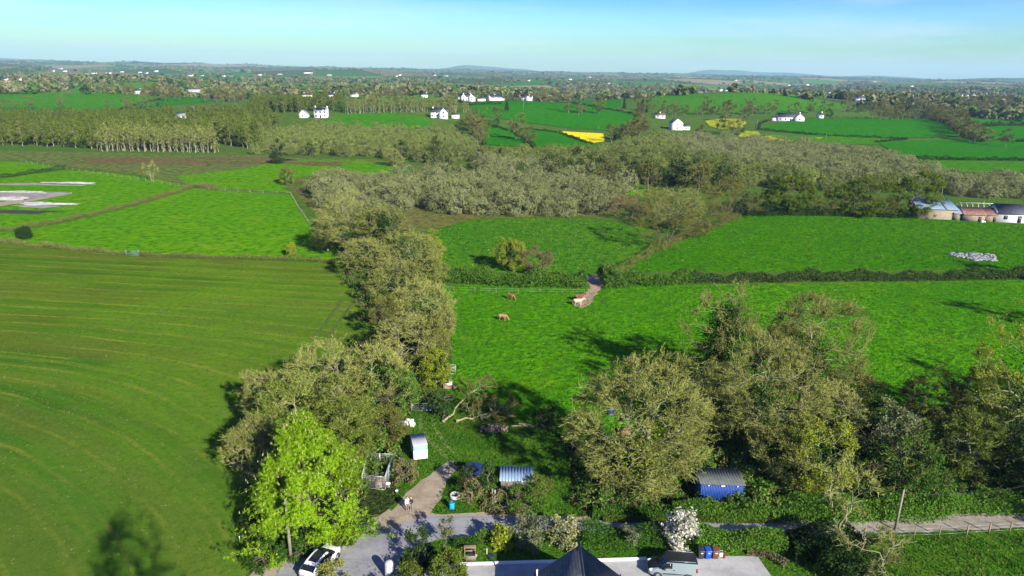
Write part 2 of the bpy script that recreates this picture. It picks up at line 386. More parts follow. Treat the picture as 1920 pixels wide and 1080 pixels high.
patch('meadow', [(830, 533), (1000, 535), (1110, 540), (1200, 536), (1920, 525), (2060, 530), (2060, 730), (1720, 775), (1300, 800), (1080, 800), (900, 770), (838, 740), (842, 660), (848, 600)], G['cow'], 3 * e)
patch('meadow', [(1172, 366), (1182, 353), (1235, 357), (1245, 374)], G['bright'], 3 * e)
# farm scars in the upper left meadow and the stone heap's bare patch
for q, (u, v, rx, ry, m) in enumerate([(20, 366, 17, 8, 'bare'), (88, 382, 9.5, 2.6, 'lime'), (70, 387, 7, 2, 'bare'), (22, 397, 14, 2.8, 'peat'), (135, 343, 10, 2.2, 'lime'), (70, 346, 17, 2.4, 'bare'), (5, 372, 10, 3, 'lime'), (40, 360, 9, 2, 'lime')]):
    patch('bare_patch', blob(u, v, rx, ry, 26, .22, q + 20), G[m], (5 + q) * e, True)
patch('path', [(-40, 384), (60, 371), (135, 360), (136, 363), (60, 377), (-40, 393)], G['dirt'], 4 * e)
# far fields on the rolling ground
far = [('far2', [(606, 230), (640, 216), (700, 212), (800, 220), (818, 240), (720, 246), (640, 244)]),
       ('far', [(880, 252), (905, 231), (960, 241), (1000, 264), (990, 277), (915, 272)]),
       ('far', [(882, 196), (985, 189), (1060, 195), (1200, 214), (1206, 233), (1150, 246), (1060, 240), (960, 226), (890, 216)]),
       ('far', [(985, 240), (1050, 249), (1120, 270), (1105, 283), (1005, 274)]),
       ('yellow', [(1042, 246), (1131, 251), (1134, 266), (1108, 269)]),
       ('far2', [(1228, 181), (1300, 171), (1400, 169), (1500, 181), (1592, 198), (1560, 209), (1400, 213), (1260, 211), (1200, 202)]),
       ('far', [(1050, 182), (1160, 175), (1172, 190), (1150, 206), (1060, 196)]),
       ('yellow2', [(1322, 227), (1350, 223), (1388, 223), (1400, 230), (1392, 240), (1352, 243), (1330, 237)]), ('yellow2', [(1378, 250), (1400, 246), (1422, 247), (1426, 254), (1388, 258)]),
       ('far', [(1424, 241), (1470, 228), (1600, 221), (1742, 221), (1822, 255), (1640, 262), (1500, 251)]),
       ('yellow2', [(1400, 262), (1440, 255), (1540, 256), (1545, 262), (1480, 266)]),
       ('far2', [(1440, 256), (1560, 254), (1700, 262), (1640, 272), (1500, 268)]),
       ('far', [(1642, 266), (1820, 262), (1925, 268), (2000, 300), (1700, 299)]),
       ('far2', [(1690, 301), (1925, 303), (2000, 326), (1760, 322)]),
       ('far', [(1800, 218), (1925, 220), (2000, 232), (2000, 272), (1862, 262)]),
       ('far2', [(-90, 176), (100, 169), (200, 171), (290, 184), (222, 206), (100, 207), (-90, 204)]),
       ('far', [(220, 206), (290, 186), (400, 184), (390, 192), (300, 200)]),
       ('far2', [(640, 182), (840, 180), (870, 192), (700, 193)]), ('far', [(120, 158), (240, 155), (240, 168), (130, 168)])]
for k, q in far: patch('far_field', q, G[k], .30, cut=25)
# the jittered patchwork of small fields out to the horizon
cols = np.array([(.034, .130, .014), (.050, .155, .014), (.080, .160, .020), (.045, .100, .018), (.095, .125, .035), (.14, .125, .055), (.045, .140, .012), (.050, .085, .024), (.20, .185, .08)])
q = np.random.default_rng(5)
rings = 960 * 1.115 ** np.arange(21); thn = 22
ths = np.linspace(-.86, .86, thn)
CV = np.zeros((len(rings), thn, 2))
for a, r_ in enumerate(rings):
    t = ths + q.uniform(-.026, .026, thn) + .03 * (a % 2); rr_ = r_ * (1 + q.uniform(-.035, .035, thn))
    CV[a, :, 0] = rr_ * np.sin(t); CV[a, :, 1] = rr_ * np.cos(t)
fv, ff, fc = [], [], []; K = 7
for a in range(len(rings) - 1):
    for b in range(thn - 1):
        c00, c01, c11, c10 = CV[a, b], CV[a, b + 1], CV[a + 1, b + 1], CV[a + 1, b]
        s_, t_ = np.meshgrid(np.linspace(0, 1, K), np.linspace(0, 1, K))
        s_, t_ = s_[..., None], t_[..., None]
        P = c00 * (1 - s_) * (1 - t_) + c01 * s_ * (1 - t_) + c11 * s_ * t_ + c10 * (1 - s_) * t_
        z = hgt(P[..., 0], P[..., 1]) + .0003 * rings[a]
        base = len(fv) * K * K; fv.append(np.concatenate([P, z[..., None]], -1).reshape(-1, 3))
        i = np.arange(K - 1)[:, None] * K + np.arange(K - 1)[None]
        ff.append((np.stack([i, i + 1, i + K + 1, i + K], -1).reshape(-1, 4) + base)); fc.append(np.repeat(q.integers(0, len(cols)) if q.random() < .75 else 7, (K - 1) ** 2))
fmats = []
for k, c in enumerate(cols): fmats.append(grass('patchwork_field', tuple(c * .7), tuple(c), tuple(c * 1.15), .004, .1))
mb = MB(); mb.v = [np.concatenate(fv)]; mb.n = len(fv) * K * K
FF = np.concatenate(ff); FC = np.concatenate(fc)
for k in range(len(cols)): mb.f.append((FF[FC == k], k))
struct(mb.build('farmland', fmats, sm=True))

# ---- lanes and yard
lane = [(500, 1100), (520, 1070), (560, 1040), (640, 1016), (700, 1001), (740, 978), (800, 968), (900, 968), (1000, 972), (1100, 976), (1440, 980), (1600, 978), (1690, 974), (1925, 958), (2100, 940),
        (2120, 972), (1925, 988), (1690, 997), (1550, 1002), (1440, 999), (1230, 996), (1060, 997), (980, 999), (870, 1008), (820, 1012), (775, 1028), (750, 1046), (735, 1100)]
patch('lane', lane[:], G['lane'], 7 * e, jag=.1)
patch('verge', [(455, 1130), (470, 1060), (560, 1030), (640, 1004), (735, 965), (900, 961), (1000, 966), (1100, 968), (1110, 980), (1000, 976), (900, 972), (800, 971), (740, 981), (700, 1004), (640, 1019), (560, 1043), (505, 1130)], G['dirt'], 6 * e)
patch('lane_gravel', [(1440, 978), (1600, 977), (1690, 973), (1925, 957), (2100, 939), (2122, 973), (1925, 989), (1690, 998), (1550, 1003), (1440, 1000)], G['gravel'], 8 * e)
patch('path', [(680, 1008), (705, 985), (750, 940), (790, 900), (830, 872), (850, 864), (862, 876), (835, 915), (815, 950), (805, 968), (760, 978)], G['dirt'], 9.5 * e)
patch('path', [(730, 955), (690, 975), (670, 1000), (700, 1002), (745, 975)], G['dirt'], 10.5 * e)
for k_, q_ in enumerate([[(846, 548), (850, 600), (862, 650), (880, 690), (884, 690), (866, 648), (854, 600), (850, 548)], [(858, 560), (864, 610), (878, 650), (892, 680), (896, 680), (882, 648), (868, 610), (862, 560)],
        [(786, 776), (784, 800), (800, 826), (826, 852), (834, 862), (842, 860), (832, 846), (806, 820), (791, 800), (793, 776)], [(806, 776), (810, 800), (826, 826), (846, 850), (854, 850), (834, 824), (817, 800), (813, 776)],
        [(640, 560), (610, 600), (590, 630), (596, 630), (617, 600), (647, 560)], [(666, 556), (634, 600), (612, 632), (618, 632), (641, 600), (673, 556)]]):
    patch('wheel_track', q_, G['track'] if k_ < 2 else G['track2'] if k_ < 4 else G['track3'], (5 if k_ < 4 else 3.5) * e, jag=.04)
patch('path', [(1112, 534), (1128, 536), (1120, 552), (1108, 570), (1092, 578), (1076, 573), (1080, 562), (1096, 550)], G['mud'], 5 * e)
patch('path', [(1096, 515), (1140, 515), (1128, 540), (1108, 538)], G['mud'], 4 * e)
patch('scrub_floor', [(612, 432), (692, 512), (765, 545), (845, 590), (846, 640), (838, 700), (800, 760), (765, 780), (750, 850), (742, 900), (748, 940), (690, 990), (650, 1010), (560, 1036), (505, 1060), (468, 1060), (474, 980), (480, 880), (520, 790), (600, 715), (700, 655), (736, 620), (722, 562), (690, 516), (640, 480)], G['woodfloor'], 8.5 * e)  # belt floor, its colour darkened to stand for tree shade
patch('scrub_floor', [(1080, 975), (1060, 830), (1300, 800), (1720, 770), (2080, 700), (2150, 945), (1690, 970), (1440, 976)], G['woodfloor'], 5 * e)  # same shade-darkened floor colour under the right-hand clump
patch('driveway', [(730, 1100), (738, 1062), (870, 1057), (1050, 1053), (1212, 1048), (1290, 1043), (1420, 1043), (1460, 1100)], G['concrete'], 6 * e, jag=0)
# ---- haze: the air between here and the mountains
hm, hn, ho = newmat('haze')
pv = hn.nodes.new('ShaderNodeVolumePrincipled'); pv.inputs['Color'].default_value = (.42, .72, 1.0, 1); pv.inputs['Density'].default_value = 6.4e-5; pv.inputs['Anisotropy'].default_value = .0
hn.links.new(pv.outputs[0], ho.inputs['Volume'])
mb = MB(); mb.box(-14800, 14800, -14800, 14800, ZMIN - 1.0, 330)
tag(mb.build('haze', hm), kind='stuff')
# ---------------------------------------------------------------- trees
BK = {}
BK['grey'] = M('grey_bark', (.20, .185, .145), (.11, .10, .075), 2.5, .9, 0, .4, .05)
BK['olive'] = M('mossy_bark', (.24, .235, .13), (.14, .14, .07), 2.5, .9, 0, .4, .05)
BK['brown'] = M('brown_bark', (.13, .105, .075), (.07, .06, .042), 2.5, .9, 0, .4, .05)
BK['pale'] = M('pale_bark', (.25, .22, .155), (.16, .14, .095), 2.5, .9, 0, .4, .05)
TW = {}
TW['oak'] = leafmat('oak_twig', [(0.173, 0.186, 0.047), (0.248, 0.260, 0.073), (0.123, 0.147, 0.034), (0.301, 0.315, 0.105), (0.182, 0.222, 0.042)], 0)
TW['tan'] = leafmat('tan_twig', [(0.187, 0.199, 0.056), (0.274, 0.281, 0.088), (0.117, 0.135, 0.034), (0.182, 0.215, 0.046)], 0)
TW['ash'] = leafmat('ash_twig', [(0.196, 0.211, 0.062), (0.274, 0.288, 0.092), (0.146, 0.170, 0.042), (0.223, 0.222, 0.064)], 0)
TW['brown'] = leafmat('brown_twig', [(0.100, 0.098, 0.026), (0.142, 0.136, 0.036), (0.078, 0.083, 0.020), (0.123, 0.127, 0.029)], 0)
TW['willow'] = leafmat('willow_twig', [(0.157, 0.172, 0.056), (0.214, 0.229, 0.075), (0.119, 0.138, 0.039), (0.180, 0.212, 0.053)], 0)
TW['willowg'] = leafmat('budding_willow_twig', [(0.095, 0.125, 0.028), (0.131, 0.161, 0.035), (0.074, 0.102, 0.022), (0.147, 0.170, 0.045)], 0)
TW['rust'] = leafmat('rusty_twig', [(.170, .110, .070), (.230, .150, .085), (.130, .095, .060)], .15)
TW['dark'] = leafmat('dark_twig', [(.050, .046, .030), (.085, .075, .045), (.060, .065, .030)], .1)
LF = {}
LF['bud'] = leafmat('leaf_bud', [(0.165, 0.187, 0.039), (0.253, 0.259, 0.055), (0.121, 0.160, 0.031), (0.297, 0.275, 0.083)])
LF['yg'] = leafmat('yellow_green_leaf', [(0.202, 0.277, 0.018), (0.299, 0.346, 0.024), (0.149, 0.226, 0.016), (0.374, 0.374, 0.035)])
LF['ygg'] = leafmat('fresh_leaf', [(.085, .150, .014), (.135, .195, .018), (.055, .105, .012), (.190, .220, .026)])
LF['olive'] = leafmat('olive_leaf', [(.090, .140, .016), (.130, .178, .020), (.060, .100, .014), (.160, .190, .030)])
LF['green'] = leafmat('green_leaf', [(.035, .105, .012), (.060, .150, .016), (.024, .075, .010), (.085, .170, .024)])
LF['ivy'] = leafmat('ivy_leaf', [(.018, .050, .010), (.032, .080, .014), (.012, .034, .008), (.060, .110, .025)], .15)
LF['dark'] = leafmat('dark_leaf', [(.016, .040, .009), (.030, .062, .014), (.010, .026, .006), (.046, .080, .018)], .15)
LF['lime'] = leafmat('chestnut_leaf', [(0.104, 0.219, 0.008), (0.192, 0.343, 0.010), (0.052, 0.131, 0.006), (0.280, 0.414, 0.016), (0.147, 0.273, 0.010)], .35)
LF['sage'] = leafmat('sage_leaf', [(.110, .140, .060), (.160, .190, .085), (.080, .110, .045), (.200, .210, .120)])
LF['blossom'] = leafmat('white_blossom', [(.62, .60, .52), (.72, .70, .64), (.50, .50, .38), (.20, .25, .08)], .3)
LF['cream'] = leafmat('cream_leaf', [(.36, .34, .16), (.46, .44, .24), (.26, .28, .10), (.20, .25, .07)], .3)
LF['hedge'] = leafmat('hedge_leaf', [(0.050, 0.150, 0.013), (0.085, 0.210, 0.018), (0.037, 0.108, 0.011), (0.125, 0.222, 0.024), (0.112, 0.150, 0.039)])
LF['brownhedge'] = leafmat('cut_hedge_twig', [(.085, .090, .028), (.120, .105, .042), (.055, .075, .018), (.150, .120, .060)], .15)
LF['straw'] = leafmat('dead_grass', [(0.161, 0.139, 0.063), (0.211, 0.184, 0.091), (0.112, 0.102, 0.042), (0.074, 0.102, 0.025)], .2)
LF['crop'] = leafmat('crop_blade', [(.036, .090, .012), (.052, .118, .016), (.075, .125, .024)], .3)
LF['blade'] = leafmat('grass_blade', [(.026, .100, .008), (.044, .150, .010), (.070, .170, .016), (.018, .070, .007)], .3)

LF['fuzz'] = leafmat('willow_bud', [(0.152, 0.168, 0.075), (0.204, 0.220, 0.103), (0.114, 0.133, 0.052), (0.171, 0.203, 0.069)], .15)
LF['fuzzg'] = leafmat('willow_catkin', [(0.119, 0.156, 0.035), (0.162, 0.200, 0.044), (0.090, 0.121, 0.027), (0.176, 0.198, 0.057)], .15)
FARC = {k: leafmat('far_' + k, c_, .1) for k, c_ in dict(brown=[(0.131, 0.127, 0.053), (0.181, 0.172, 0.073), (0.106, 0.111, 0.042)], olive=[(0.090, 0.125, 0.033), (0.131, 0.166, 0.044), (0.070, 0.098, 0.026)], grey=[(0.150, 0.159, 0.081), (0.200, 0.203, 0.108)],
        green=[(0.037, 0.098, 0.015), (0.062, 0.137, 0.020)], dark=[(0.020, 0.039, 0.013), (0.035, 0.057, 0.018)]).items()}
def unit(a): return a / (np.linalg.norm(a, axis=-1, keepdims=True) + 1e-9)
def envelope(q, dirs, amp=.22):
    k = q.normal(size=(6, 3)) * np.array([2.2, 2.2, 2.2, 4.2, 4.2, 4.2])[:, None]; ph = q.uniform(0, 6.28, 6)
    return 1 + amp * np.sum(np.sin(dirs @ k.T + ph) * np.array([1, 1, 1, .6, .6, .6]), 1) / 2.2
def inside(q, n, lo, hi, rx, rz, cz, env, zmin):
    """n points of a lumpy crown between two relative radii"""
    outp = []
    while sum(len(o) for o in outp) < n:
        d = unit(q.normal(size=(n * 2, 3))); r = (lo ** 3 + (hi ** 3 - lo ** 3) * q.random(n * 2)) ** (1 / 3)
        p = d * (r * env(d))[:, None] * np.array([rx, rx, rz]) + np.array([0, 0, cz]); outp.append(p[p[:, 2] > zmin])
    return np.concatenate(outp)[:n]
def curves(q, A, DA, Bp, K, bend=.35, jit=.04):
    Lh = np.linalg.norm(Bp - A, axis=1, keepdims=True); C = A + DA * Lh * bend + (Bp - A) * .12
    t = np.linspace(0, 1, K)[None, :, None]
    P = (1 - t) ** 2 * A[:, None] + 2 * t * (1 - t) * C[:, None] + t ** 2 * Bp[:, None]
    P[:, 1:-1] += q.normal(size=P[:, 1:-1].shape) * (Lh * jit)[:, None]
    return P
def slivers(q, P, D, Lg, W):
    s = unit(np.cross(D, q.normal(size=D.shape))) * (W / 2)[:, None]
    V = np.stack([P - s, P + s, P + D * Lg[:, None]], 1)
    return V.reshape(-1, 3), np.arange(len(P) * 3).reshape(-1, 3)
def leaves(q, P, size, up=.4, outn=None):
    n = len(P); N = unit(q.normal(size=(n, 3)) * (1 if outn is None else .55) + (np.array([0, 0, up]) if outn is None else outn)); a = unit(np.cross(N, q.normal(size=(n, 3)))); b = np.cross(N, a)
    s = size * q.uniform(.6, 1.3, n); a = a * s[:, None]; b = b * (s * .62)[:, None]
    V = np.stack([P - a, P - b * .9 + a * .1, P + a, P + b], 1); return V.reshape(-1, 3), np.arange(n * 4).reshape(-1, 4)

def tree(seed, H, rx, trunk=.22, n1=9, n2=60, n3=500, tw=16, twl=.8, tww=.045, leaf=0, lsize=.12, leafpos='tip', r0=None, stems=1, up=.35,
         zlo=.25, lump=.22, ivy=0, ivytop=.7, candles=0, lo3=.62, domed=False, clump=.085, sparse=1.0, droop=0.0):
    """returns MB for the woody frame and MB for the crown: trunk(s) > limbs > boughs > branches > twigs and leaves"""
    q = np.random.default_rng(seed); wood, crown = MB(), MB()
    cz = H * (1 + zlo) / 2; rz = H * (1 - zlo) / 2
    ph = q.normal(size=(6, 3)); s0 = q.integers(1 << 30)
    def env(d): return envelope(np.random.default_rng(s0), d, lump)
    r0 = r0 or .016 * H + .12
    # trunks
    st, sr = [], []
    for k in range(stems):
        top = np.array([q.normal() * rx * .12, q.normal() * rx * .12, H * .72]) if stems == 1 else np.array([cos(k * 2.4) * rx * .4, sin(k * 2.4) * rx * .4, H * q.uniform(.5, .7)])
        base = np.array([0, 0, -.25]) if stems == 1 else np.array([cos(k * 2.4) * .25 * stems ** .5, sin(k * 2.4) * .25 * stems ** .5, -.25])
        t = np.linspace(0, 1, 9)[:, None]; P = base + (top - base) * t; P[1:-1] += q.normal(size=(7, 3)) * np.array([.018, .018, 0]) * H
        st.append(P); sr.append(r0 / stems ** .5 * (1 - .86 * np.linspace(0, 1, 9) ** .8) * np.where(np.arange(9) == 0, 1.35, 1))
    st = np.array(st); sr = np.array(sr); v, f = tubes(st, sr, 8); wood.add(v, f)
    # limbs
    E1 = inside(q, n1, .5, .74, rx, rz, cz, env, H * zlo * .9)
    nodes = st.reshape(-1, 3); nr = sr.reshape(-1); nd = unit(np.gradient(st, axis=1)).reshape(-1, 3)
    def attach(E, nodes, nr, nd, K, S, lowest, bend, rmul, rmin, add, penal=1.6, jit=.04):
        dz = E[:, None, 2] - nodes[None, :, 2]; D = np.linalg.norm(E[:, None] - nodes[None], axis=2)
        cost = D + penal * np.clip(-dz + D * .15, 0, None) + np.where(nodes[None, :, 2] < lowest, 50, 0)
        a = cost.argmin(1); A = nodes[a]; DA = unit(nd[a] + unit(E - A) * .8 + np.array([0, 0, up]))
        P = curves(q, A, DA, E, K, bend, jit); ra = np.clip(nr[a] * rmul, rmin * 1.6, None)
        Lh = np.linalg.norm(E - A, axis=1); ra = np.minimum(ra, .05 * Lh + rmin)
        r = ra[:, None] * (1 - np.linspace(0, 1, K) ** .9)[None] + rmin * np.linspace(0, 1, K)[None]
        v, f = tubes(P, r, S); add.add(v, f); return P, r
    P1, R1 = attach(E1, nodes, nr, nd, 8, 6, H * trunk, .4, .72, .03, wood)
    no = np.concatenate([nodes[nodes[:, 2] > H * .45], P1[:, 2:].reshape(-1, 3)]); nor = np.concatenate([nr[nodes[:, 2] > H * .45], R1[:, 2:].reshape(-1)])
    nod = np.concatenate([nd[nodes[:, 2] > H * .45], unit(np.gradient(P1, axis=1))[:, 2:].reshape(-1, 3)])
    E2 = inside(q, n2, .6, .9, rx, rz, cz, env, H * zlo * .8)
    P2, R2 = attach(E2, no, nor, nod, 6, 5, 0, .35, .6, .018, wood)
    no = P2[:, 1:].reshape(-1, 3); nor = R2[:, 1:].reshape(-1); nod = unit(np.gradient(P2, axis=1))[:, 1:].reshape(-1, 3)
    if clump:
        nc = max(10, n3 // 8); Cc_ = inside(q, nc, lo3 + .12, 1.0, rx, rz, cz, env, H * zlo * .7); sz_ = q.uniform(.5, 1.7, nc)
        ci = q.integers(0, nc, n3); E3 = Cc_[ci] + q.normal(size=(n3, 3)) * (clump * rx * sz_[ci])[:, None] * np.array([1, 1, .6]); E3[:, 2] = np.maximum(E3[:, 2], .15)
    else: E3 = inside(q, n3, lo3, 1.0, rx, rz, cz, env, H * zlo * .7)
    P3, R3 = attach(E3, no, nor, nod, 4, 3, 0, .3, .6, tww * .3, crown, 1.0, .09)
    # twigs
    if tw:
        t = q.uniform(.15, 1, (n3, tw)); k = np.clip((t * 3).astype(int), 0, 2); ft = t * 3 - k
        b = np.arange(n3)[:, None]; pa = P3[b, k]; pb = P3[b, k + 1]; P = (pa + (pb - pa) * ft[..., None]).reshape(-1, 3)
        outw = unit(P - np.array([0, 0, cz * .8])); D = unit(unit(pb - pa).reshape(-1, 3) * .8 + outw * .5 + q.normal(size=P.shape) * .55 + np.array([0, 0, up * .6 - droop]))
        Lg = twl * q.uniform(.5, 1.25, len(P)); v, f = slivers(q, P, D, Lg, np.full(len(P), tww) * q.uniform(.7, 1.3, len(P))); crown.add(v, f)
        tips = P + D * (Lg * q.uniform(.35, 1.05, len(P)))[:, None]
    else: tips = P3[:, 1:].reshape(-1, 3)
    if leaf:
        m = int(leaf); ii = q.integers(0, len(tips), m); LP = tips[ii] + q.normal(size=(m, 3)) * lsize * 1.4
        v, f = leaves(q, LP, lsize, .4, unit(LP - np.array([0, 0, cz * .5])) if domed else None); crown.add(v, f, 1)
    if ivy:
        src = np.concatenate([st[:, :].reshape(-1, 3), P1[:, :5].reshape(-1, 3)]); src = src[(src[:, 2] < H * ivytop) & (src[:, 2] > .5)]
        ii = q.integers(0, len(src), ivy); sp = rx * .13 + .35; LP = src[ii] + q.normal(size=(ivy, 3)) * np.array([sp, sp, sp * 1.1])
        v, f = leaves(q, LP, .16, .2); crown.add(v, f, 2)
    if candles:
        d = unit(q.normal(size=(candles, 3)) * np.array([1, 1, .8]) + np.array([0, 0, .4])); P = d * (env(d) * 1.01)[:, None] * np.array([rx, rx, rz]) + np.array([0, 0, cz])
        for ang_ in (0, 2.1, 4.2):
            s = np.array([cos(ang_), sin(ang_), 0]) * .10
            V = np.stack([P - s, P + s, P + np.array([0, 0, .42])], 1).reshape(-1, 3); crown.add(V, np.arange(candles * 3).reshape(-1, 3), 2)
    return wood, crown
def joined(wood, crown):
    m = MB(); 
    for s, add in ((wood, 0), (crown, 1)):
        for v in s.v: m.v.append(v)
        for f, k in s.f: m.f.append((f + m.n, k + add))
        m.n += s.n
    return m
def shrub(seed, H, rx, n=26, n3=120, tw=12, twl=.5, tww=.04, leaf=0, lsize=.12, lump=.25, flat=.15):
    """many-stemmed dome"""
    return tree(seed, H, rx, trunk=.05, n1=7, n2=n, n3=n3, tw=tw, twl=twl, tww=tww, leaf=leaf, lsize=lsize, stems=4, zlo=flat - .25, lump=lump, r0=.05 + .012 * H, lo3=.7)
def plant(seedmesh, name, loc, label, cat, rz=0.0, sc=1.0, group=None):
    """(wood mesh, crown mesh) -> thing with trunk and crown"""
    e_ = empty(name, loc, rz, label, cat, group); e_.scale = (sc, sc, sc) if isinstance(sc, float) else sc
    for nm, me in zip(('trunk', 'crown'), seedmesh):
        o = bpy.data.objects.new(nm, me); col.objects.link(o); o.parent = e_
    return e_
def meshes(wc, name, bark, crownmats):
    return wc[0].mesh(name + '_trunk', bark, True), wc[1].mesh(name + '_crown', crownmats)
# ---------------------------------------------------------------- houses of the middle and far distance
MW = {}
MW['white'] = M('white_render', (.66, .645, .62), (.56, .545, .52), .6, .85, 0, .08, .01)
MW['pinkish'] = M('cream_render', (.74, .65, .58), (.64, .56, .50), .6, .85)
MW['grey'] = M('grey_render', (.42, .42, .41), (.33, .33, .32), .6, .85)
MW['slate'] = M('slate_roof', (.040, .043, .055), (.070, .074, .088), 1.2, .6, 0, .3, .03)
MW['greyroof'] = M('grey_roof', (.24, .25, .26), (.18, .185, .19), 1.2, .7, 0, .2, .03)
MW['tileroof'] = M('brown_tile_roof', (.13, .09, .07), (.09, .065, .05), 1.2, .7, 0, .2, .03)
MW['glass'] = M('window_glass', (.02, .024, .03), (.035, .04, .05), 2, .12, 0, 0, .01, .6)
MW['panel'] = M('solar_panel', (.010, .012, .022), (.016, .018, .030), 3, .2, 0, 0, .01, .5)
MW['brick'] = M('red_brick', (.22, .10, .07), (.16, .08, .055), 2, .85)
def prism(mb, x0, x1, y0, y1, z0, hw, hr, axis='x', m=0):
    """walls up to the eaves with the gables"""
    if axis == 'x':
        yc = (y0 + y1) / 2
        v = [(x0, y0, z0), (x1, y0, z0), (x1, y1, z0), (x0, y1, z0), (x0, y0, hw), (x1, y0, hw), (x1, y1, hw), (x0, y1, hw), (x0, yc, hw + hr), (x1, yc, hw + hr)]
    else:
        xc = (x0 + x1) / 2
        v = [(x1, y0, z0), (x1, y1, z0), (x0, y1, z0), (x0, y0, z0), (x1, y0, hw), (x1, y1, hw), (x0, y1, hw), (x0, y0, hw), (xc, y0, hw + hr), (xc, y1, hw + hr)]
    b = mb.n; mb.add(v, [(0, 1, 5, 4), (1, 2, 6, 5), (2, 3, 7, 6), (3, 0, 4, 7)], m)
    mb.f.append((np.array([(4, 8, 7), (5, 6, 9)]) + b, m)); mb.f.append((np.array([(4, 5, 9, 8), (6, 7, 8, 9)]) + b, m))
def slabs(mb, x0, x1, y0, y1, hw, hr, axis='x', ov=.35, t=.16, m=0):
    if axis == 'x':
        yc = (y0 + y1) / 2; hy = (y1 - y0) / 2; k = hr / hy
        for s in (-1, 1):
            e0 = (yc + s * (hy + ov), hw - k * ov + .03); r0_ = (yc, hw + hr + .03)
            v = [(x, y, z + dz) for x in (x0 - ov * .6, x1 + ov * .6) for dz in (0, t) for y, z in (e0, r0_)]
            f = [(0, 1, 3, 2), (4, 6, 7, 5), (0, 4, 5, 1), (2, 3, 7, 6), (0, 2, 6, 4), (1, 5, 7, 3)]; mb.add(v, f if s > 0 else [q_[::-1] for q_ in f], m)
    else:
        xc = (x0 + x1) / 2; hx = (x1 - x0) / 2; k = hr / hx
        for s in (-1, 1):
            e0 = (xc + s * (hx + ov), hw - k * ov + .03); r0_ = (xc, hw + hr + .03)
            v = [(x, y, z + dz) for y in (y0 - ov * .6, y1 + ov * .6) for dz in (0, t) for x, z in (e0, r0_)]
            f = [(0, 1, 3, 2), (4, 6, 7, 5), (0, 4, 5, 1), (2, 3, 7, 6), (0, 2, 6, 4), (1, 5, 7, 3)]; mb.add(v, [q_[::-1] for q_ in f] if s > 0 else f, m)
HOUSES = []
def house(u, v, wpx, label, yaw=0.0, hw=3.0, hr=2.0, D=None, wall='white', roof='slate', wings=(), wins=None, chim=(.8,), name='house', cat='house', block=True, axis='x', group=None, annex=(), solar=False):
    p = at(u, v); dist = proj(p)[2]; Lm = wpx * dist / F; D = D or min(Lm * .62, 8.5); k_ = Lm / max(Lm, 1)
    HOUSES.append((u - wpx * .52, u + wpx * .52, v - 12 - (hw + hr) * F / dist * .5, v, dist))
    if block: HB.append((u - wpx * .5, u + wpx * .5, v - (hw + hr) * F / dist, v, dist))
    e_ = empty(name, (p.x, p.y, p.z), yaw, label, cat, group); x0, x1 = -Lm / 2, Lm / 2
    w_ = MB(); prism(w_, x0, x1, 0, D, -.8, hw, hr, axis)
    r_ = MB(); slabs(r_, x0, x1, 0, D, hw, hr, axis)
    wo = w_.build('wall', MW[wall], e_); ro = r_.build('roof', MW[roof], e_)
    for c in chim:
        m = MB(); cx = x0 + Lm * c; zz = hw + hr
        if axis == 'x': m.box(cx - .45, cx + .45, D / 2 - .4, D / 2 + .4, zz - .5, zz + 1.1)
        else: m.box(-.4, .4, D * c - .4, D * c + .4, zz - .5, zz + 1.1)
        m.build('chimney', MW[wall], ro)
    if wins is None: wins = max(1, min(5, int(Lm / 3)))
    rows = [1.0] if hw < 4 else [1.0, 3.6]
    for zz in rows:
        for i in range(wins):
            cx = x0 + Lm * (i + .5) / wins
            if any(abs(cx - wx) < ww / 2 + .5 for wx, ww, *_ in wings): continue
            m = MB(); door = zz == rows[0] and i == wins // 2 and wins > 2
            m.box(cx - .6, cx + .6, -.05, .04, zz - (.95 if door else 0), zz + 1.25); m.build('door' if door else 'window', MW['glass'], wo)
    for wx, ww, wd, whw, whr in wings:                      # gables projecting to the front
        m = MB(); prism(m, wx - ww / 2, wx + ww / 2, -wd, -.003, -.8, whw, whr, 'y'); wg_ = m.build('gable_wing', MW[wall], e_)
        m = MB(); slabs(m, wx - ww / 2, wx + ww / 2, -wd, D * .45, whw, whr, 'y', .3); m.build('wing_roof', MW[roof], e_)
        for zz in ([1.0] if whw < 4 else [1.0, 3.6]):
            m = MB(); m.box(wx - .7, wx + .7, -wd - .05, -wd + .04, zz, zz + 1.3); m.build('window', MW['glass'], wg_)
    for ax_, aw, ad, ah, ahr in annex:                      # lower blocks at the ends
        m = MB(); prism(m, ax_ - aw / 2, ax_ + aw / 2, D * .15, D * .15 + ad, -.8, ah, ahr, 'x'); ao = m.build('annex_wall', MW[wall], e_)
        m = MB(); slabs(m, ax_ - aw / 2, ax_ + aw / 2, D * .15, D * .15 + ad, ah, ahr, 'x', .25); m.build('annex_roof', MW[roof], e_)
        m = MB(); m.box(ax_ - .5, ax_ + .5, D * .15 - .05, D * .15 + .04, .9, 2.0); m.build('window', MW['glass'], ao)
    if solar:
        m = MB(); k = hr / (D / 2); a, b = .12, .8
        y = lambda t: D / 2 * t; z = lambda t: hw + k * D / 2 * t + .26
        m.add([(x0 + Lm * .14, y(a), z(a)), (x1 - Lm * .14, y(a), z(a)), (x1 - Lm * .14, y(b), z(b)), (x0 + Lm * .14, y(b), z(b))], [(0, 1, 2, 3)]); po_ = m.build('solar_panel', MW['panel'], ro)
        s_ = po_.modifiers.new('thick', 'SOLIDIFY'); s_.thickness = .06
    return e_
HB = []
house(601, 221, 24, 'white two-storey house with dark solar panels and a chimney at each end, still being built', 0, 5.2, 2.6, 7.5, 'white', 'greyroof', chim=(.04, .96), wins=3, solar=True)
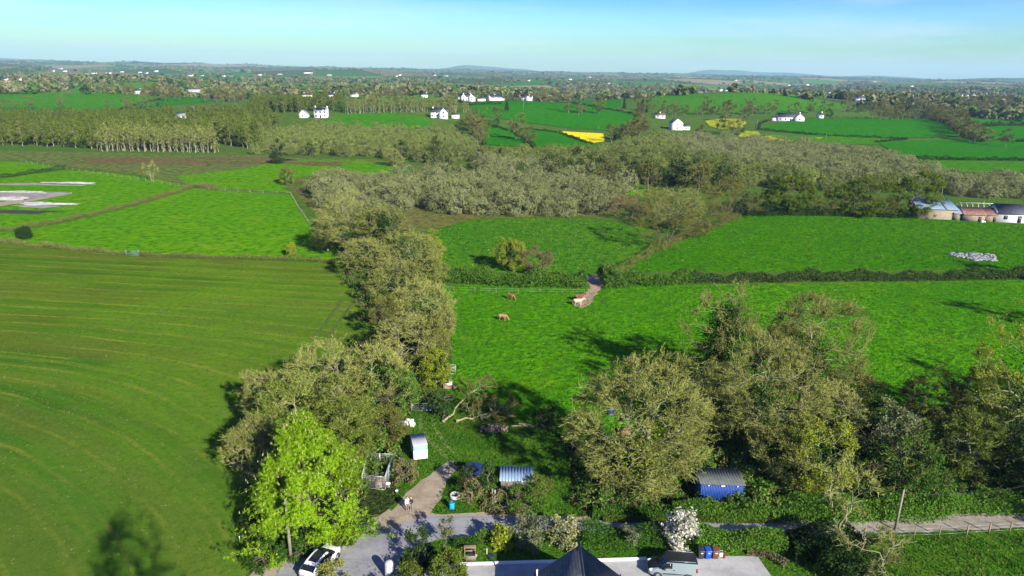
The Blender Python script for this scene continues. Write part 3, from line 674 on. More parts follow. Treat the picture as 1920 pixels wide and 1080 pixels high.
house(568, 221, 15, 'white garage with its gable towards the viewer beside the solar panelled house', 0, 2.9, 3.0, 9, 'white', 'greyroof', axis='y', chim=(), wins=1, name='garage', cat='garage')
house(823, 221, 30, 'white farmhouse with a tall front gable and slate roof behind the scrubby hill', 0, 4.6, 2.6, 7, 'white', 'slate', wings=((4, 6.6, 3.5, 4.4, 3.2), (-5, 3, 1.2, 2.8, 1.4)), chim=(.1,), annex=((13, 6, 5, 2.6, 1.2),))
house(875, 190, 31, 'long white house with several white gables and black window bays', 0, 4.6, 2.4, 8, 'white', 'slate', wings=((-3, 5, 2, 4.6, 2.6), (5, 5, 2, 4.6, 2.8)), chim=(.3, .7), annex=((15, 8, 6, 2.8, 1.6),))
house(931, 189, 25, 'cream house with its gable turned to the left among bare trees', R(35), 4.6, 3.4, 10, 'pinkish', 'slate', chim=(.5,), annex=((11, 7, 6, 3.0, 1.8),), wins=2)
house(987, 189, 20, 'white house with a front gable beside a dark round tree on the crest', R(-12), 4.6, 3.0, 8, 'white', 'slate', wings=((3, 6.5, 3, 4.4, 2.8),), chim=(.7,))
house(1270, 244, 20, 'white gable-ended house standing alone above the grey willow scrub', R(6), 5.6, 3.2, 9, 'white', 'slate', axis='y', chim=(), annex=((8, 5.5, 6, 2.8, 1.4),), wins=1)
house(1482, 227, 46, 'long white bungalow with a conservatory and a front gable by a round green tree', R(-4), 3.4, 3.2, 9, 'white', 'slate', wings=((7, 8, 3, 3.2, 3.2),), chim=(.9,), annex=((-12, 7, 5, 2.6, .8),))
house(796, 183, 12, 'small white house with a low dark roof at the end of a far field', R(10), 4, 2.4, 7, 'white', 'slate')
house(575, 183, 20, 'white bungalow with two chimneys left of the far bare trees', 0, 3.4, 2.4, 8, 'pinkish', 'tileroof', chim=(.2, .8))
house(622, 183, 13, 'dark-roofed white house directly above the solar panelled house', 0, 3.6, 3, 8, 'white', 'slate')
house(664, 182, 13, 'low cream bungalow among bare trees on the far hillside', 0, 3, 2, 8, 'pinkish', 'greyroof')
house(207, 224, 12, 'grey gabled house half sunk behind the plantation', R(20), 3.0, 2.6, 8, 'grey', 'greyroof', wins=1, chim=(), block=False)
house(338, 222, 20, 'low grey-roofed shed behind the plantation', 0, 2.2, 2.0, 10, 'grey', 'greyroof', name='shed', cat='shed', chim=())
house(362, 210, 10, 'pale gable rising between the plantation trees', R(50), 3.2, 2.8, 8, 'grey', 'greyroof', wins=1, chim=(), block=False)
house(258, 176, 12, 'white house between bare trees at the right end of the left hill field', 0, 4.6, 2.6, 8, 'white', 'slate')
house(360, 173, 36, 'row of grey farm sheds with low roofs beyond the plantation', 0, 3.4, 2.2, 10, 'grey', 'greyroof', chim=(), name='shed', cat='shed')
house(1613, 191, 16, 'blue-roofed white house between dark purple trees', R(-8), 4.6, 3, 8, 'white', 'slate')
house(1238, 222, 18, 'low white cottage behind hedges beside the pale lane', 0, 2.8, 1.8, 6, 'white', 'tileroof', chim=(.5,))
house(1540, 222, 8, 'tiny white house half hidden by the round green tree', 0, 3, 2, 7, 'white', 'slate')
tiny = [(8, 151, 22), (37, 151, 10), (25, 131, 10), (112, 130, 15), (99, 134, 7), (121, 135, 9), (136, 134, 11), (176, 139, 12), (203, 138, 14), (229, 136, 9), (243, 136, 8), (263, 137, 8), (273, 138, 9), (291, 135, 12), (340, 142, 12), (356, 143, 14), (378, 143, 8), (420, 144, 9), (441, 143, 8),
        (487, 142, 10), (525, 140, 12), (578, 138, 22), (594, 139, 14), (618, 142, 12), (742, 144, 7), (748, 142, 9), (757, 147, 6), (815, 142, 6), (836, 143, 10), (1105, 146, 10), (1336, 171, 8), (1352, 171, 7), (1362, 171, 5), (1480, 161, 5), (1490, 159, 10), (1515, 160, 8), (1498, 164, 5),
        (1555, 176, 5), (1592, 178, 12), (1803, 182, 5), (1814, 181, 6), (1826, 181, 7), (1786, 177, 6), (1850, 178, 8), (1884, 178, 7), (1900, 180, 6), (1106, 146, 6), (1070, 150, 8), (990, 152, 8), (1140, 158, 9), (1282, 156, 8), (1380, 152, 6), (1640, 154, 8), (1710, 163, 8), (1742, 158, 6)]
for i, (u, v, w_) in enumerate(t_ for k_, t_ in enumerate(tiny) if k_ % 4 != 2):
    house(u, v, w_ * .72, 'small white house far out on the plain', (i * 37 % 9 - 4) * .12, 4.8 if i % 3 else 3.2, 2.4, None, ['white', 'pinkish', 'grey', 'white', 'pinkish'][i % 5], ['slate', 'tileroof', 'greyroof', 'slate'][i % 4], wins=1, chim=(.5,) if i % 2 else (), group='white houses of the far plain')
HB.append((1722, 1925, 368, 418, 260)); HB.append((1040, 1136, 244, 268, 520))
# ---------------------------------------------------------------- the trees near enough to tell apart
def near(name, u, vb, vt, wpx, style, label, cat='tree', seed=None, rz=0.0):
    p = at(u, vb); H = tall(p, vt); depth = proj((p.x, p.y, p.z + H * .6))[2]; rx = wpx / 2 * depth / F
    seed = seed or int(u * 7 + vb); S = H / 14
    st = dict(
        oak=lambda: (tree(seed, H, rx, trunk=.2, n1=13, n2=130, n3=3800, tw=11, twl=.32, tww=.05, leaf=26000, lsize=.08, clump=.06, zlo=.06, up=.15, lump=.14, r0=.55, ivy=1500, ivytop=.4, lo3=.55), 'olive', ['oak', 'bud', 'yg']),
        bare=lambda: (tree(seed, H, rx, trunk=.2, n1=10, n2=70, n3=1250, tw=12, twl=.45, tww=.05, leaf=7500, lsize=.09, zlo=.08, ivy=1400, ivytop=.6), 'olive', ['tan', 'bud', 'ivy']),
        tan=lambda: (tree(seed, H, rx, trunk=.12, n1=12, n2=80, n3=1100, tw=12, twl=.45, tww=.052, leaf=3500, lsize=.08, zlo=.08, lump=.2, stems=2), 'pale', ['tan', 'bud']),
        ivy=lambda: (tree(seed, H, rx, trunk=.16, n1=10, n2=60, n3=900, tw=11, twl=.5, tww=.05, leaf=4500, lsize=.1, zlo=.1, ivy=10000, ivytop=.9, lump=.3), 'olive', ['tan', 'bud', 'ivy']),
        ash=lambda: (tree(seed, H, rx, trunk=.22, n1=11, n2=70, n3=1200, tw=12, twl=.55, tww=.042, leaf=12500, lsize=.085, zlo=.2, up=.8, lump=.25, ivy=2200, ivytop=.6), 'olive', ['ash', 'bud', 'ivy']),
        olive=lambda: (tree(seed, H, rx, trunk=.15, n1=11, n2=70, n3=600, tw=14, twl=.5, tww=.045, leaf=16000, lsize=.1, zlo=.06, lump=.18), 'olive', ['ash', 'olive', 'ivy']),
        budgreen=lambda: (tree(seed, H, rx, trunk=.15, n1=10, n2=60, n3=520, tw=9, twl=.45, tww=.045, leaf=10500, lsize=.11, zlo=.06, lump=.25, ivy=1500), 'olive', ['ash', 'yg', 'ivy']),
        mixgreen=lambda: (tree(seed, H, rx, trunk=.1, n1=9, n2=60, n3=420, tw=12, twl=.6, tww=.05, leaf=6500, lsize=.13, zlo=.02, lump=.28, stems=3), 'brown', ['tan', 'green']),
        sage=lambda: (tree(seed, H, rx, trunk=.1, n1=9, n2=50, n3=400, tw=10, twl=.5, tww=.04, leaf=6500, lsize=.13, zlo=.05, lump=.25, stems=2), 'brown', ['brown', 'sage']),
        darkg=lambda: (tree(seed, H, rx, trunk=.1, n1=9, n2=60, n3=420, tw=10, twl=.6, tww=.05, leaf=9000, lsize=.14, zlo=.02, lump=.25, stems=3), 'brown', ['dark', 'dark']),
        darkbare=lambda: (tree(seed, H, rx, trunk=.1, n1=9, n2=60, n3=480, tw=14, twl=.7, tww=.05, leaf=1500, lsize=.12, zlo=.02, lump=.25, stems=3), 'brown', ['brown', 'olive']),
        rust=lambda: (tree(seed, H, rx, trunk=.1, n1=9, n2=50, n3=380, tw=14, twl=.6, tww=.06, leaf=1500, lsize=.12, zlo=.0, lump=.2, stems=3), 'brown', ['rust', 'bud']),
        yellow=lambda: (tree(seed, H, rx, trunk=.16, n1=10, n2=60, n3=420, tw=3, twl=.5, tww=.06, leaf=36000, lsize=.16, clump=.11, zlo=.05, lump=.22), 'brown', ['brown', 'ygg']),
        thin=lambda: (tree(seed, H, rx, trunk=.1, n1=8, n2=30, n3=170, tw=7, twl=.7, tww=.05, leaf=900, lsize=.08, zlo=.15, up=.8, lump=.3, stems=3), 'olive', ['ash', 'bud']),
        chestnut=lambda: (tree(seed, H, rx, trunk=.1, n1=12, n2=90, n3=700, tw=0, leaf=15000, lsize=.23, zlo=.0, lump=.13, candles=0, lo3=.74), 'brown', ['oak', 'lime', 'cream']),
    )
    wc, bark, cm_ = st[style]()
    cmats = [TW[cm_[0]]] + [LF[k] for k in cm_[1:]]
    return plant(meshes(wc, name, BK[bark], cmats), name, p, label, cat, rz)

# the tree belt between the striped field and the meadows, far end first
near('bare_tree', 652, 482, 368, 120, 'bare', 'tan bare tree at the far end of the tree belt, nearest the grey willow scrub')
near('ivy_tree', 728, 500, 380, 115, 'ivy', 'ivy-hung bare tree with pale limbs at the far end of the tree belt')
near('bare_tree', 765, 520, 432, 120, 'bare', 'round olive-tan tree beside yellow-green bushes where the belt meets the rough meadow')
near('hedgerow_bush', 812, 508, 432, 36, 'budgreen', 'lime yellow bush on the meadow side of the belt', 'bush')
near('bare_tree', 690, 520, 440, 90, 'bare', 'tan tree leaning over the end of the cut hedge beside the striped field')
near('bare_tree', 752, 562, 488, 130, 'bare', 'broad tan tree in the belt level with the green boundary hedge')
near('bare_tree', 790, 628, 535, 118, 'bare', 'tall tan tree in the belt opposite the grazing cows')
near('ivy_tree', 728, 640, 555, 70, 'darkbare', 'dark tree in the belt casting shade on the striped field')
near('bare_tree', 765, 700, 588, 125, 'tan', 'golden tan tree with a forked pale trunk in the middle of the belt')
near('bare_tree', 815, 690, 600, 62, 'ash', 'thin upright bare tree on the cow meadow side of the belt')
near('hedgerow_bush', 815, 735, 655, 60, 'budgreen', 'yellow-green bush beside the white water tank', 'bush')
near('bare_tree', 605, 775, 640, 165, 'tan', 'wide pale bare tree standing at the corner of the striped field')
near('bare_tree', 700, 760, 645, 120, 'bare', 'tan and green tree behind the olive leafed trees in the belt')
near('hedgerow_bush', 735, 775, 690, 95, 'mixgreen', 'mid green bushy tree beside the field gate', 'bush')
near('bare_tree', 500, 800, 690, 90, 'tan', 'low pale bare thorn tree hanging over the striped field')
near('olive_tree', 555, 855, 706, 150, 'olive', 'dense olive green tree behind the lime green chestnut')
near('olive_tree', 645, 860, 712, 120, 'olive', 'dense olive green tree between the chestnut and the field gate')
near('olive_tree', 655, 905, 780, 95, 'olive', 'olive green tree beside the wire dog run')
near('bare_tree', 480, 905, 780, 110, 'tan', 'pale twiggy thorn tree left of the chestnut on the striped field edge')
near('hedgerow_bush', 520, 860, 790, 60, 'mixgreen', 'green bush below the olive trees on the striped field edge', 'bush')
near('bare_tree', 725, 830, 768, 80, 'darkbare', 'brown twiggy thicket beside the tipped white bags', 'bush')
def chestnut():
    p = at(578, 1004); H = tall(p, 776); depth = proj((p.x, p.y, H * .5))[2]; rx = 228 / 2 * depth / F
    q = np.random.default_rng(31)
    wood, crown = tree(77, H, rx, trunk=.1, n1=12, n2=90, n3=800, tw=0, leaf=0, lsize=.2, zlo=-.22, lump=.2, lo3=.66, clump=.1)
    # cone-shaped crown: squeeze towards the top, then hang hand-shaped leaves
    for s in (wood, crown):
        for v in s.v:
            t = np.clip(v[:, 2] / H, 0, 1); k = 1.2 - .95 * t ** 1.5; v[:, 0] *= k; v[:, 1] *= k
    tips = np.concatenate([v for v in crown.v])
    ii = q.integers(0, len(tips), 21000); P = tips[ii] + q.normal(size=(21000, 3)) * .26
    N = unit(unit(P - np.array([0, 0, H * .3])) * .9 + q.normal(size=P.shape) * .45 + np.array([0, 0, .35]))
    a = unit(np.cross(N, q.normal(size=P.shape))); b = np.cross(N, a)
    for k in range(5):                                    # five leaflets to a leaf, drooping
        t = k * 2 * pi / 5 + .2; d = a * cos(t) + b * sin(t); s_ = np.cross(N, d); Lf = q.uniform(.13, .23, len(P))[:, None]
        V = np.stack([P, P + d * Lf * .6 + s_ * Lf * .2 - N * Lf * .08, P + d * Lf - N * Lf * .3, P + d * Lf * .6 - s_ * Lf * .2 - N * Lf * .08], 1)
        crown.add(V.reshape(-1, 3), np.arange(len(P) * 4).reshape(-1, 4), 1)
    e_ = plant((wood.mesh('chestnut_trunk', BK['brown'], True), crown.mesh('chestnut_crown', [TW['oak'], LF['lime']])), 'chestnut_tree', p,
               'big lime green chestnut in full leaf with cream flower spikes by the white car', 'tree')
    fl = MB(); m = 210
    d = unit(q.normal(size=(m, 3)) * np.array([1, 1, .7]) + np.array([.12, -.25, .5])); z = H * (.475 + .56 * d[:, 2])
    k = 1.2 - .95 * np.clip(z / H, 0, 1) ** 1.5
    rr_ = rx * 1.0 * np.sqrt(np.clip(1 - ((z - H * .475) / (H * .525)) ** 2, .05, 1)) * k
    hd = unit(d[:, :2]); P = np.stack([hd[:, 0] * rr_, hd[:, 1] * rr_, z], 1) + q.normal(size=(m, 3)) * .2
    keep = q.random(m) < np.where(z > H * .4, 1, .35); P = P[keep]
    for ang_ in (0, 2.1, 4.2):
        s = np.array([cos(ang_), sin(ang_), 0]) * .065; V = np.stack([P - s, P + s, P + np.array([0, 0, .30])], 1).reshape(-1, 3); fl.add(V, np.arange(len(P) * 3).reshape(-1, 3))
    fl.build('flower', LF['cream'], e_)['kind'] = 'stuff'
chestnut()
# the clump right of the yard
near('oak_tree', 1196, 925, 650, 268, 'oak', 'great round bare oak with olive budding twigs left of the blue shed', seed=11)
near('ivy_tree', 1340, 752, 548, 150, 'ivy', 'tall tree thick with dark ivy at the meadow edge behind the oak', seed=12)
near('ash_tree', 1500, 780, 545, 185, 'ash', 'tallest bare ash with reddish buds, standing against the cow meadow', seed=13)
near('ash_tree', 1425, 850, 640, 190, 'ash', 'pale olive bare ash standing behind the wooden pallet', seed=14)
near('ash_tree', 1345, 830, 690, 130, 'ash', 'slender bare ash between the oak and the grey block wall', seed=15)
near('bare_tree', 1550, 830, 715, 115, 'tan', 'tangled tan thorn tree right of the ashes in shade', seed=16)
near('bare_tree', 1510, 915, 790, 130, 'budgreen', 'olive green leafing tree right of the grey block wall', seed=17)
near('hedgerow_bush', 1455, 905, 800, 110, 'bare', 'low budding thicket directly above the grey block wall', 'bush', seed=29)
near('sage_tree', 1665, 880, 765, 110, 'sage', 'silvery leafed small tree standing in the dark gap of the wood', seed=18)
near('dark_tree', 1745, 790, 700, 120, 'darkbare', 'dim bare tree at the shaded meadow edge near the right side', seed=19)
near('dark_tree', 1640, 815, 745, 80, 'mixgreen', 'green bush in the shade of the ashes', 'bush', seed=20)
near('ash_tree', 1885, 850, 580, 205, 'budgreen', 'large yellow-green leafing tree with bare white limbs at the right side', seed=21)
near('olive_tree', 1800, 900, 770, 130, 'olive', 'low olive green tree below the large leafing tree', seed=22)
near('olive_tree', 1700, 925, 840, 120, 'mixgreen', 'green tree left of the leaning utility pole', seed=23)
near('olive_tree', 1900, 925, 800, 120, 'darkg', 'dark leafed tree over the lane at the right side', seed=24)
near('bare_tree', 1570, 990, 860, 125, 'thin', 'bare many-stemmed tree beside the lane left of the leaning utility pole', seed=25)
near('bare_tree', 1635, 1085, 985, 125, 'thin', 'bare sapling below the lane left of the fenced paddock', seed=26)
# single trees of the middle distance
near('young_tree', 955, 506, 443, 62, 'budgreen', 'pale yellow-green young tree standing in the middle of the boundary hedge', seed=41)
near('thorn_tree', 1003, 512, 462, 70, 'rust', 'brown-leafed thorn beside the yellow-green young tree in the boundary hedge', seed=42)
near('thorn_tree', 1178, 410, 366, 78, 'rust', 'red-brown thicket at the corner of the far rough meadow', seed=43)
near('dark_tree', 1245, 464, 372, 112, 'darkbare', 'dark bare tree standing alone on the diagonal field bank', seed=44)
near('bare_tree', 1268, 430, 355, 100, 'bare', 'olive bare tree halfway along the diagonal field bank', seed=45)
near('olive_tree', 1315, 424, 335, 112, 'darkbare', 'olive brown tree on the upper half of the diagonal field bank', seed=46)
near('olive_tree', 1360, 408, 335, 100, 'darkbare', 'brown tree at the top of the diagonal field bank', seed=47)
near('hedge_bush', 1140, 535, 490, 42, 'mixgreen', 'dark green bush beside the trodden gateway', 'bush', seed=48)
near('leafing_tree', 1478, 402, 330, 92, 'yellow', 'leftmost of three yellow-green trees behind the big pasture', seed=49)
near('leafing_tree', 1602, 405, 330, 105, 'yellow', 'middle one of three yellow-green trees behind the big pasture', seed=50)
near('leafing_tree', 1708, 405, 320, 88, 'yellow', 'yellow-green tree overhanging the blue-roofed barn', seed=51)
near('thorn_tree', 1540, 402, 362, 60, 'darkbare', 'dark low tree between the left and middle yellow-green trees', 'tree', seed=52)
near('thorn_tree', 1650, 406, 365, 60, 'darkbare', 'dark low tree between the middle yellow-green tree and the barn', 'tree', seed=53)
near('thorn_tree', 1415, 402, 362, 60, 'darkg', 'dark evergreen thicket at the left end of the pasture top hedge', 'bush', seed=54)
near('sapling', 547, 480, 458, 16, 'budgreen', 'tiny sapling on the cut hedge near the tree belt', 'tree', seed=55)
near('round_bush', 47, 447, 428, 20, 'darkg', 'small dark round tree on the cut hedge at the left side', 'tree', seed=56)
near('young_tree', 540, 346, 311, 30, 'olive', 'round green tree at the corner of the willow scrub', seed=57)
near('dark_tree', 521, 307, 285, 28, 'darkg', 'dark bush on the rushy marsh below the plantation', 'bush', seed=58)
near('bare_tree', 740, 312, 276, 30, 'tan', 'single pinkish bare tree on the strip of meadow above the willow scrub', seed=59)
near('bare_tree', 285, 340, 304, 26, 'thin', 'lone thin bare tree on the fenced marsh edge', seed=60)
# a tree behind the viewpoint whose shadow falls on the striped field
wc = tree(91, 29, 4.6, trunk=.4, n1=14, n2=60, n3=620, tw=8, twl=.9, tww=.07, clump=0, zlo=.36, up=.9, r0=.75)
plant(meshes(wc, 'bare_tree', BK['olive'], [TW['ash']]), 'bare_tree', (-8.5, 13.6, 0), 'tall bare tree whose long shadow falls on the striped field', 'tree')

# trees standing just outside the frame whose shade falls into it
for i, (x, y, H, rx, st_) in enumerate([(63, 57, 15, 5.5, 1), (72, 66, 14, 5.5, 0), (84, 80, 15, 6, 1), (104, 118, 11, 4.5, 0), (-6.5, 42.5, 5.2, 2.0, 0), (126, 150, 11, 4, 1)]):
    wc = tree(400 + i, H, rx, trunk=.15, n1=10, n2=60, n3=480, tw=8, twl=.6, tww=.055, leaf=7000 if st_ else 3500, lsize=.13, zlo=.06, lump=.25)
    plant(meshes(wc, 'shade_tree', BK['olive'], [TW['ash'], LF['yg']]), 'shade_tree', (x, y, 0), ['tree shading the wood from beyond the right edge, nearest the lane', 'second tree beyond the right edge, shading the wood', 'tree beyond the right edge at the corner of the cow meadow', 'tree beyond the right edge shading the cow meadow', 'small garden tree below the bottom edge casting leaf shadows on the lane', 'tree beyond the right edge shading the boundary hedge'][i], 'tree')
near('bare_tree', 1600, 770, 690, 90, 'darkbare', 'dim brown tree in the shade behind the tangled thorn tree', seed=71)
near('olive_tree', 1840, 800, 690, 110, 'olive', 'olive tree in the wood left of the large leafing tree', seed=72)
near('bare_tree', 1290, 800, 700, 90, 'bare', 'bare tree squeezed between the great oak and the slender ash', seed=73)
near('ash_tree', 1460, 760, 610, 120, 'ash', 'ash left of the tallest ash at the meadow edge', seed=74)
near('bare_tree', 615, 470, 400, 60, 'bare', 'tan tree at the fence corner of the bright meadow', seed=75)
near('ivy_tree', 690, 485, 385, 80, 'ivy', 'dark ivy-clad tree between two tan trees at the far end of the belt', seed=76)
near('bare_tree', 830, 645, 570, 50, 'tan', 'upright tan tree on the meadow edge of the belt', seed=77)
near('bare_tree', 800, 560, 470, 70, 'bare', 'tan tree beside the left end of the thick green hedge', seed=78)

near('bare_tree', 1225, 400, 352, 80, 'bare', 'olive tree behind the dark bare tree of the diagonal bank', seed=79)
near('thorn_tree', 1300, 445, 395, 60, 'darkbare', 'low brown thorn in the middle of the diagonal field bank', seed=80)
near('thorn_tree', 1395, 402, 355, 60, 'mixgreen', 'green tree at the upper end of the diagonal field bank', seed=81)
# ---------------------------------------------------------------- scrub, plantation, hedgerow trees of the middle distance
def ring(px): return [(p.x, p.y) for p in (at(u, v) for u, v in px)]
def inpoly(P, X, Y):
    n = len(P); c = np.zeros(len(X), bool)
    for i in range(n):
        x0, y0 = P[i]; x1, y1 = P[i - 1]
        c ^= ((y0 > Y) != (y1 > Y)) & (X < (x1 - x0) * (Y - y0) / (y1 - y0 + 1e-12) + x0)
    return c
def scatter(px, spacing, seed, world=False):
    P = px if world else ring(px); q = np.random.default_rng(seed); xs = [p[0] for p in P]; ys = [p[1] for p in P]
    gx, gy = np.meshgrid(np.arange(min(xs), max(xs), spacing), np.arange(min(ys), max(ys), spacing * .87)); gx = gx + (np.arange(gx.shape[0]) % 2)[:, None] * spacing / 2
    X = (gx + q.uniform(-.38, .38, gx.shape) * spacing).ravel(); Y = (gy + q.uniform(-.38, .38, gy.shape) * spacing).ravel()
    k = inpoly(P, X, Y); return np.stack([X[k], Y[k]], 1)
KIND = {}
def kind(name, n, make, bark, cm_):
    L_ = []
    for s in range(n):
        wc = make(200 + s * 17 + len(KIND) * 101); mats = [TW.get(k) or LF[k] for k in cm_]
        mats = [TW[cm_[0]]] + [LF[k] for k in cm_[1:]]
        L_.append((wc, (wc[0].mesh(name + '_trunk', BK[bark], True), wc[1].mesh(name + '_crown', mats)), joined(*wc).mesh(name, [BK[bark]] + mats), [BK[bark]] + mats))
    KIND[name] = L_
def W(H, rx, **k):
    d = dict(trunk=.05, n1=7, n2=24, n3=130, tw=9, twl=.85, tww=.10, stems=4, zlo=-.12, lump=.16, lo3=.72, r0=.16); d.update(k)
    return lambda s: tree(s, H, rx, **d)
kind('willow_bush', 5, W(5.2, 3.2, leaf=2700, lsize=.12, domed=True, lump=.10, twl=.5, tw=3, n3=150, clump=0, lo3=.86), 'grey', ['willow', 'fuzz'])
kind('budding_willow', 4, W(5.4, 3.2, leaf=2700, lsize=.125, domed=True, lump=.10, twl=.5, tw=3, n3=150, clump=0, lo3=.86), 'grey', ['willowg', 'fuzzg'])
kind('plantation_tree', 4, lambda s: tree(s, 11, 2.1, trunk=.25, n1=8, n2=26, n3=120, tw=3, twl=.8, tww=.10, leaf=800, lsize=.34, zlo=.12, up=.8, r0=.2, lump=.2), 'pale', ['ash', 'olive'])
kind('poplar', 3, lambda s: tree(s, 11, 1.5, trunk=.3, n1=7, n2=20, n3=80, tw=6, twl=.9, tww=.08, leaf=130, lsize=.3, zlo=.25, up=1.0, r0=.24, lump=.2), 'pale', ['ash', 'olive'])
kind('hedgerow_tree', 5, lambda s: tree(s, 10, 4.2, trunk=.2, n1=8, n2=30, n3=170, tw=10, twl=.95, tww=.11, leaf=160, lsize=.28, zlo=.16, r0=.32, lump=.25, up=.5), 'brown', ['brown', 'olive'])
kind('leafy_tree', 3, lambda s: tree(s, 8.5, 4.0, trunk=.15, n1=8, n2=26, n3=120, tw=5, twl=.7, tww=.1, leaf=1100, lsize=.38, zlo=.05, r0=.3, lump=.22), 'brown', ['brown', 'green'])
kind('ivy_clad_tree', 3, lambda s: tree(s, 10, 3.2, trunk=.15, n1=8, n2=24, n3=110, tw=6, twl=.9, tww=.1, leaf=520, lsize=.36, zlo=.1, r0=.3, lump=.3), 'brown', ['brown', 'dark'])
kind('dark_bush', 3, lambda s: tree(s, 3.4, 2.2, trunk=.05, n1=6, n2=20, n3=90, tw=6, twl=.5, tww=.08, leaf=420, lsize=.26, zlo=-.1, stems=3, lump=.2, r0=.1), 'brown', ['brown', 'dark'])
kind('green_bush', 3, lambda s: tree(s, 3.0, 2.0, trunk=.05, n1=6, n2=20, n3=80, tw=4, twl=.4, tww=.07, leaf=600, lsize=.22, zlo=-.1, stems=3, lump=.2, r0=.1), 'brown', ['brown', 'green'])
kind('bramble', 3, lambda s: tree(s, 1.3, 1.5, trunk=.05, n1=6, n2=16, n3=70, tw=6, twl=.5, tww=.045, leaf=520, lsize=.13, zlo=-.4, stems=4, lump=.25, r0=.05), 'brown', ['rust', 'hedge'])
# a spruce: stacked drooping boughs
def spruce(s):
    q = np.random.default_rng(s); wood, crown = MB(), MB(); H = 12
    wood.tube([(0, 0, -.3), (0, 0, H * .5), (0, 0, H)], [.26, .15, .02], 7)
    z = 1 + (H - 1.2) * q.random(900) ** .8; r = (1 - z / H) * 3.0 + .25; a = q.uniform(0, 2 * pi, 900)
    P = np.stack([np.cos(a) * r * .1, np.sin(a) * r * .1, z], 1); D = unit(np.stack([np.cos(a), np.sin(a), np.full(900, -.25)], 1) + q.normal(size=(900, 3)) * .15)
    v, f = slivers(q, P, D, r * q.uniform(.7, 1.1, 900), np.full(900, .12)); crown.add(v, f)
    P2 = P + D * (r * q.uniform(.35, 1, 900))[:, None]; v, f = leaves(q, np.repeat(P2, 2, 0) + q.normal(size=(1800, 3)) * .15, .36, .6); crown.add(v, f, 1)
    return wood, crown
kind('conifer', 2, spruce, 'brown', ['dark', 'dark'])

def hides(p, H, rx):
    u, vt, d = proj((p.x, p.y, p.z + H)); vb = proj(p)[1]; ru = rx * F / d
    return any(u + ru * .8 > a and u - ru * .8 < b and vt < v1 - 2 and vb > v0 and d < dist for a, b, v0, v1, dist in HB)
def put(k, P, label, cat, group, sc=(.75, 1.25), seed=1, limit=280, parts=False, stuffname=None, name=None):
    """individual trees, nearest first; past the limit one merged object"""
    q = random.Random(seed); P = sorted([tuple(x) for x in P], key=lambda t: t[0] ** 2 + t[1] ** 2); rest = []; n = 0
    for x, y in P:
        p = Vector((x, y, hz(x, y))); s = q.uniform(*sc); wc, (wm, cmh), whole, mats = q.choice(KIND[k]); rz = q.uniform(0, 6.28)
        lo_, hi_ = (wc[1].v[0][:, 2].max(), np.abs(wc[1].v[0][:, 0]).max())
        if hides(p, lo_ * s, hi_ * s): continue
        u, v, d = proj(p)
        if u < -160 or u > 2080: continue
        if n < limit:
            n += 1
            if parts: e_ = plant((wm, cmh), name or k, p, label, cat, rz, (s, s, s * q.uniform(.9, 1.12)), group)
            else:
                o = bpy.data.objects.new(name or k, whole); col.objects.link(o); o.location = p; o.rotation_euler = (0, 0, rz); o.scale = (s, s, s * q.uniform(.85, 1.15)); tag(o, label, cat, group)
        else: rest.append((p, s, rz, wc, mats))
    if rest:
        mb = MB(); c0 = {}
        for p, s, rz, wc, mats in rest:
            for src, add in ((wc[0], 0), (wc[1], 1)):
                if src is wc[0] and False: continue
                vv = np.concatenate(src.v); ff = [(f, m) for f, m in src.f]
                R2 = np.array([[cos(rz), -sin(rz), 0], [sin(rz), cos(rz), 0], [0, 0, 1]])
                b = mb.n; mb.v.append((vv * s) @ R2.T + np.array(p)); mb.n += len(vv)
                for f, m in ff: mb.f.append((f + b, m + add))
        o = mb.build(stuffname or (k + '_wood'), rest[0][4]); tag(o, label.replace('one of ', ''), cat, None, 'stuff')
S = scatter
willow = list(S([(565, 352), (620, 338), (700, 345), (850, 340), (960, 345), (1100, 352), (1178, 358), (1150, 392), (1120, 404), (1050, 408), (960, 404), (880, 405), (820, 396), (700, 402), (620, 404)], 6.0, 1))
willow += list(S([(1740, 350), (1925, 345), (1990, 350), (1990, 374), (1800, 372)], 5, 2)) + list(S([(1560, 285), (1650, 300), (1760, 335), (1740, 360), (1560, 345)], 5, 3))
willow += list(S([(1250, 265), (1400, 268), (1560, 283), (1560, 340), (1420, 330), (1280, 300)], 7.4, 4)) + list(S([(900, 312), (1000, 318), (1120, 330), (1180, 342), (1100, 348), (960, 338), (890, 328)], 6, 5))
put('willow_bush', willow, 'one of the rounded grey willow bushes massed in the scrub', 'bush', 'grey willows of the scrub', (.7, 1.6), 3, 290)
wg = list(S([(480, 290), (500, 264), (590, 243), (720, 251), (850, 256), (890, 280), (900, 300), (850, 308), (760, 302), (640, 293), (560, 292)], 7.0, 6))
wg += list(S([(870, 312), (930, 300), (1050, 290), (1150, 278), (1250, 268), (1285, 300), (1425, 332), (1560, 346), (1740, 362), (1500, 362), (1390, 352), (1250, 350), (1185, 342), (1120, 328), (1000, 316)], 7.0, 7))
put('budding_willow', wg, 'one of the greenish budding willows crowded together in the scrub', 'bush', 'budding willows of the scrub', (.7, 1.65), 4, 290)
pl = list(S([(-90, 236), (200, 232), (340, 226), (470, 222), (530, 232), (500, 258), (470, 282), (400, 268), (190, 268), (185, 282), (90, 276), (-90, 270)], 6.2, 8)) + list(S([(470, 212), (560, 211), (640, 206), (640, 198), (480, 198)], 7, 9))
put('plantation_tree', pl, 'one of the slim green-topped plantation trees in the wood at the left', 'tree', 'plantation trees of the left wood', (.8, 1.2), 5, 290, True)
po = list(S([(188, 268), (400, 270), (412, 287), (180, 284)], 3.4, 10)) + list(S([(645, 215), (872, 212), (880, 205), (650, 207)], 4.6, 11))
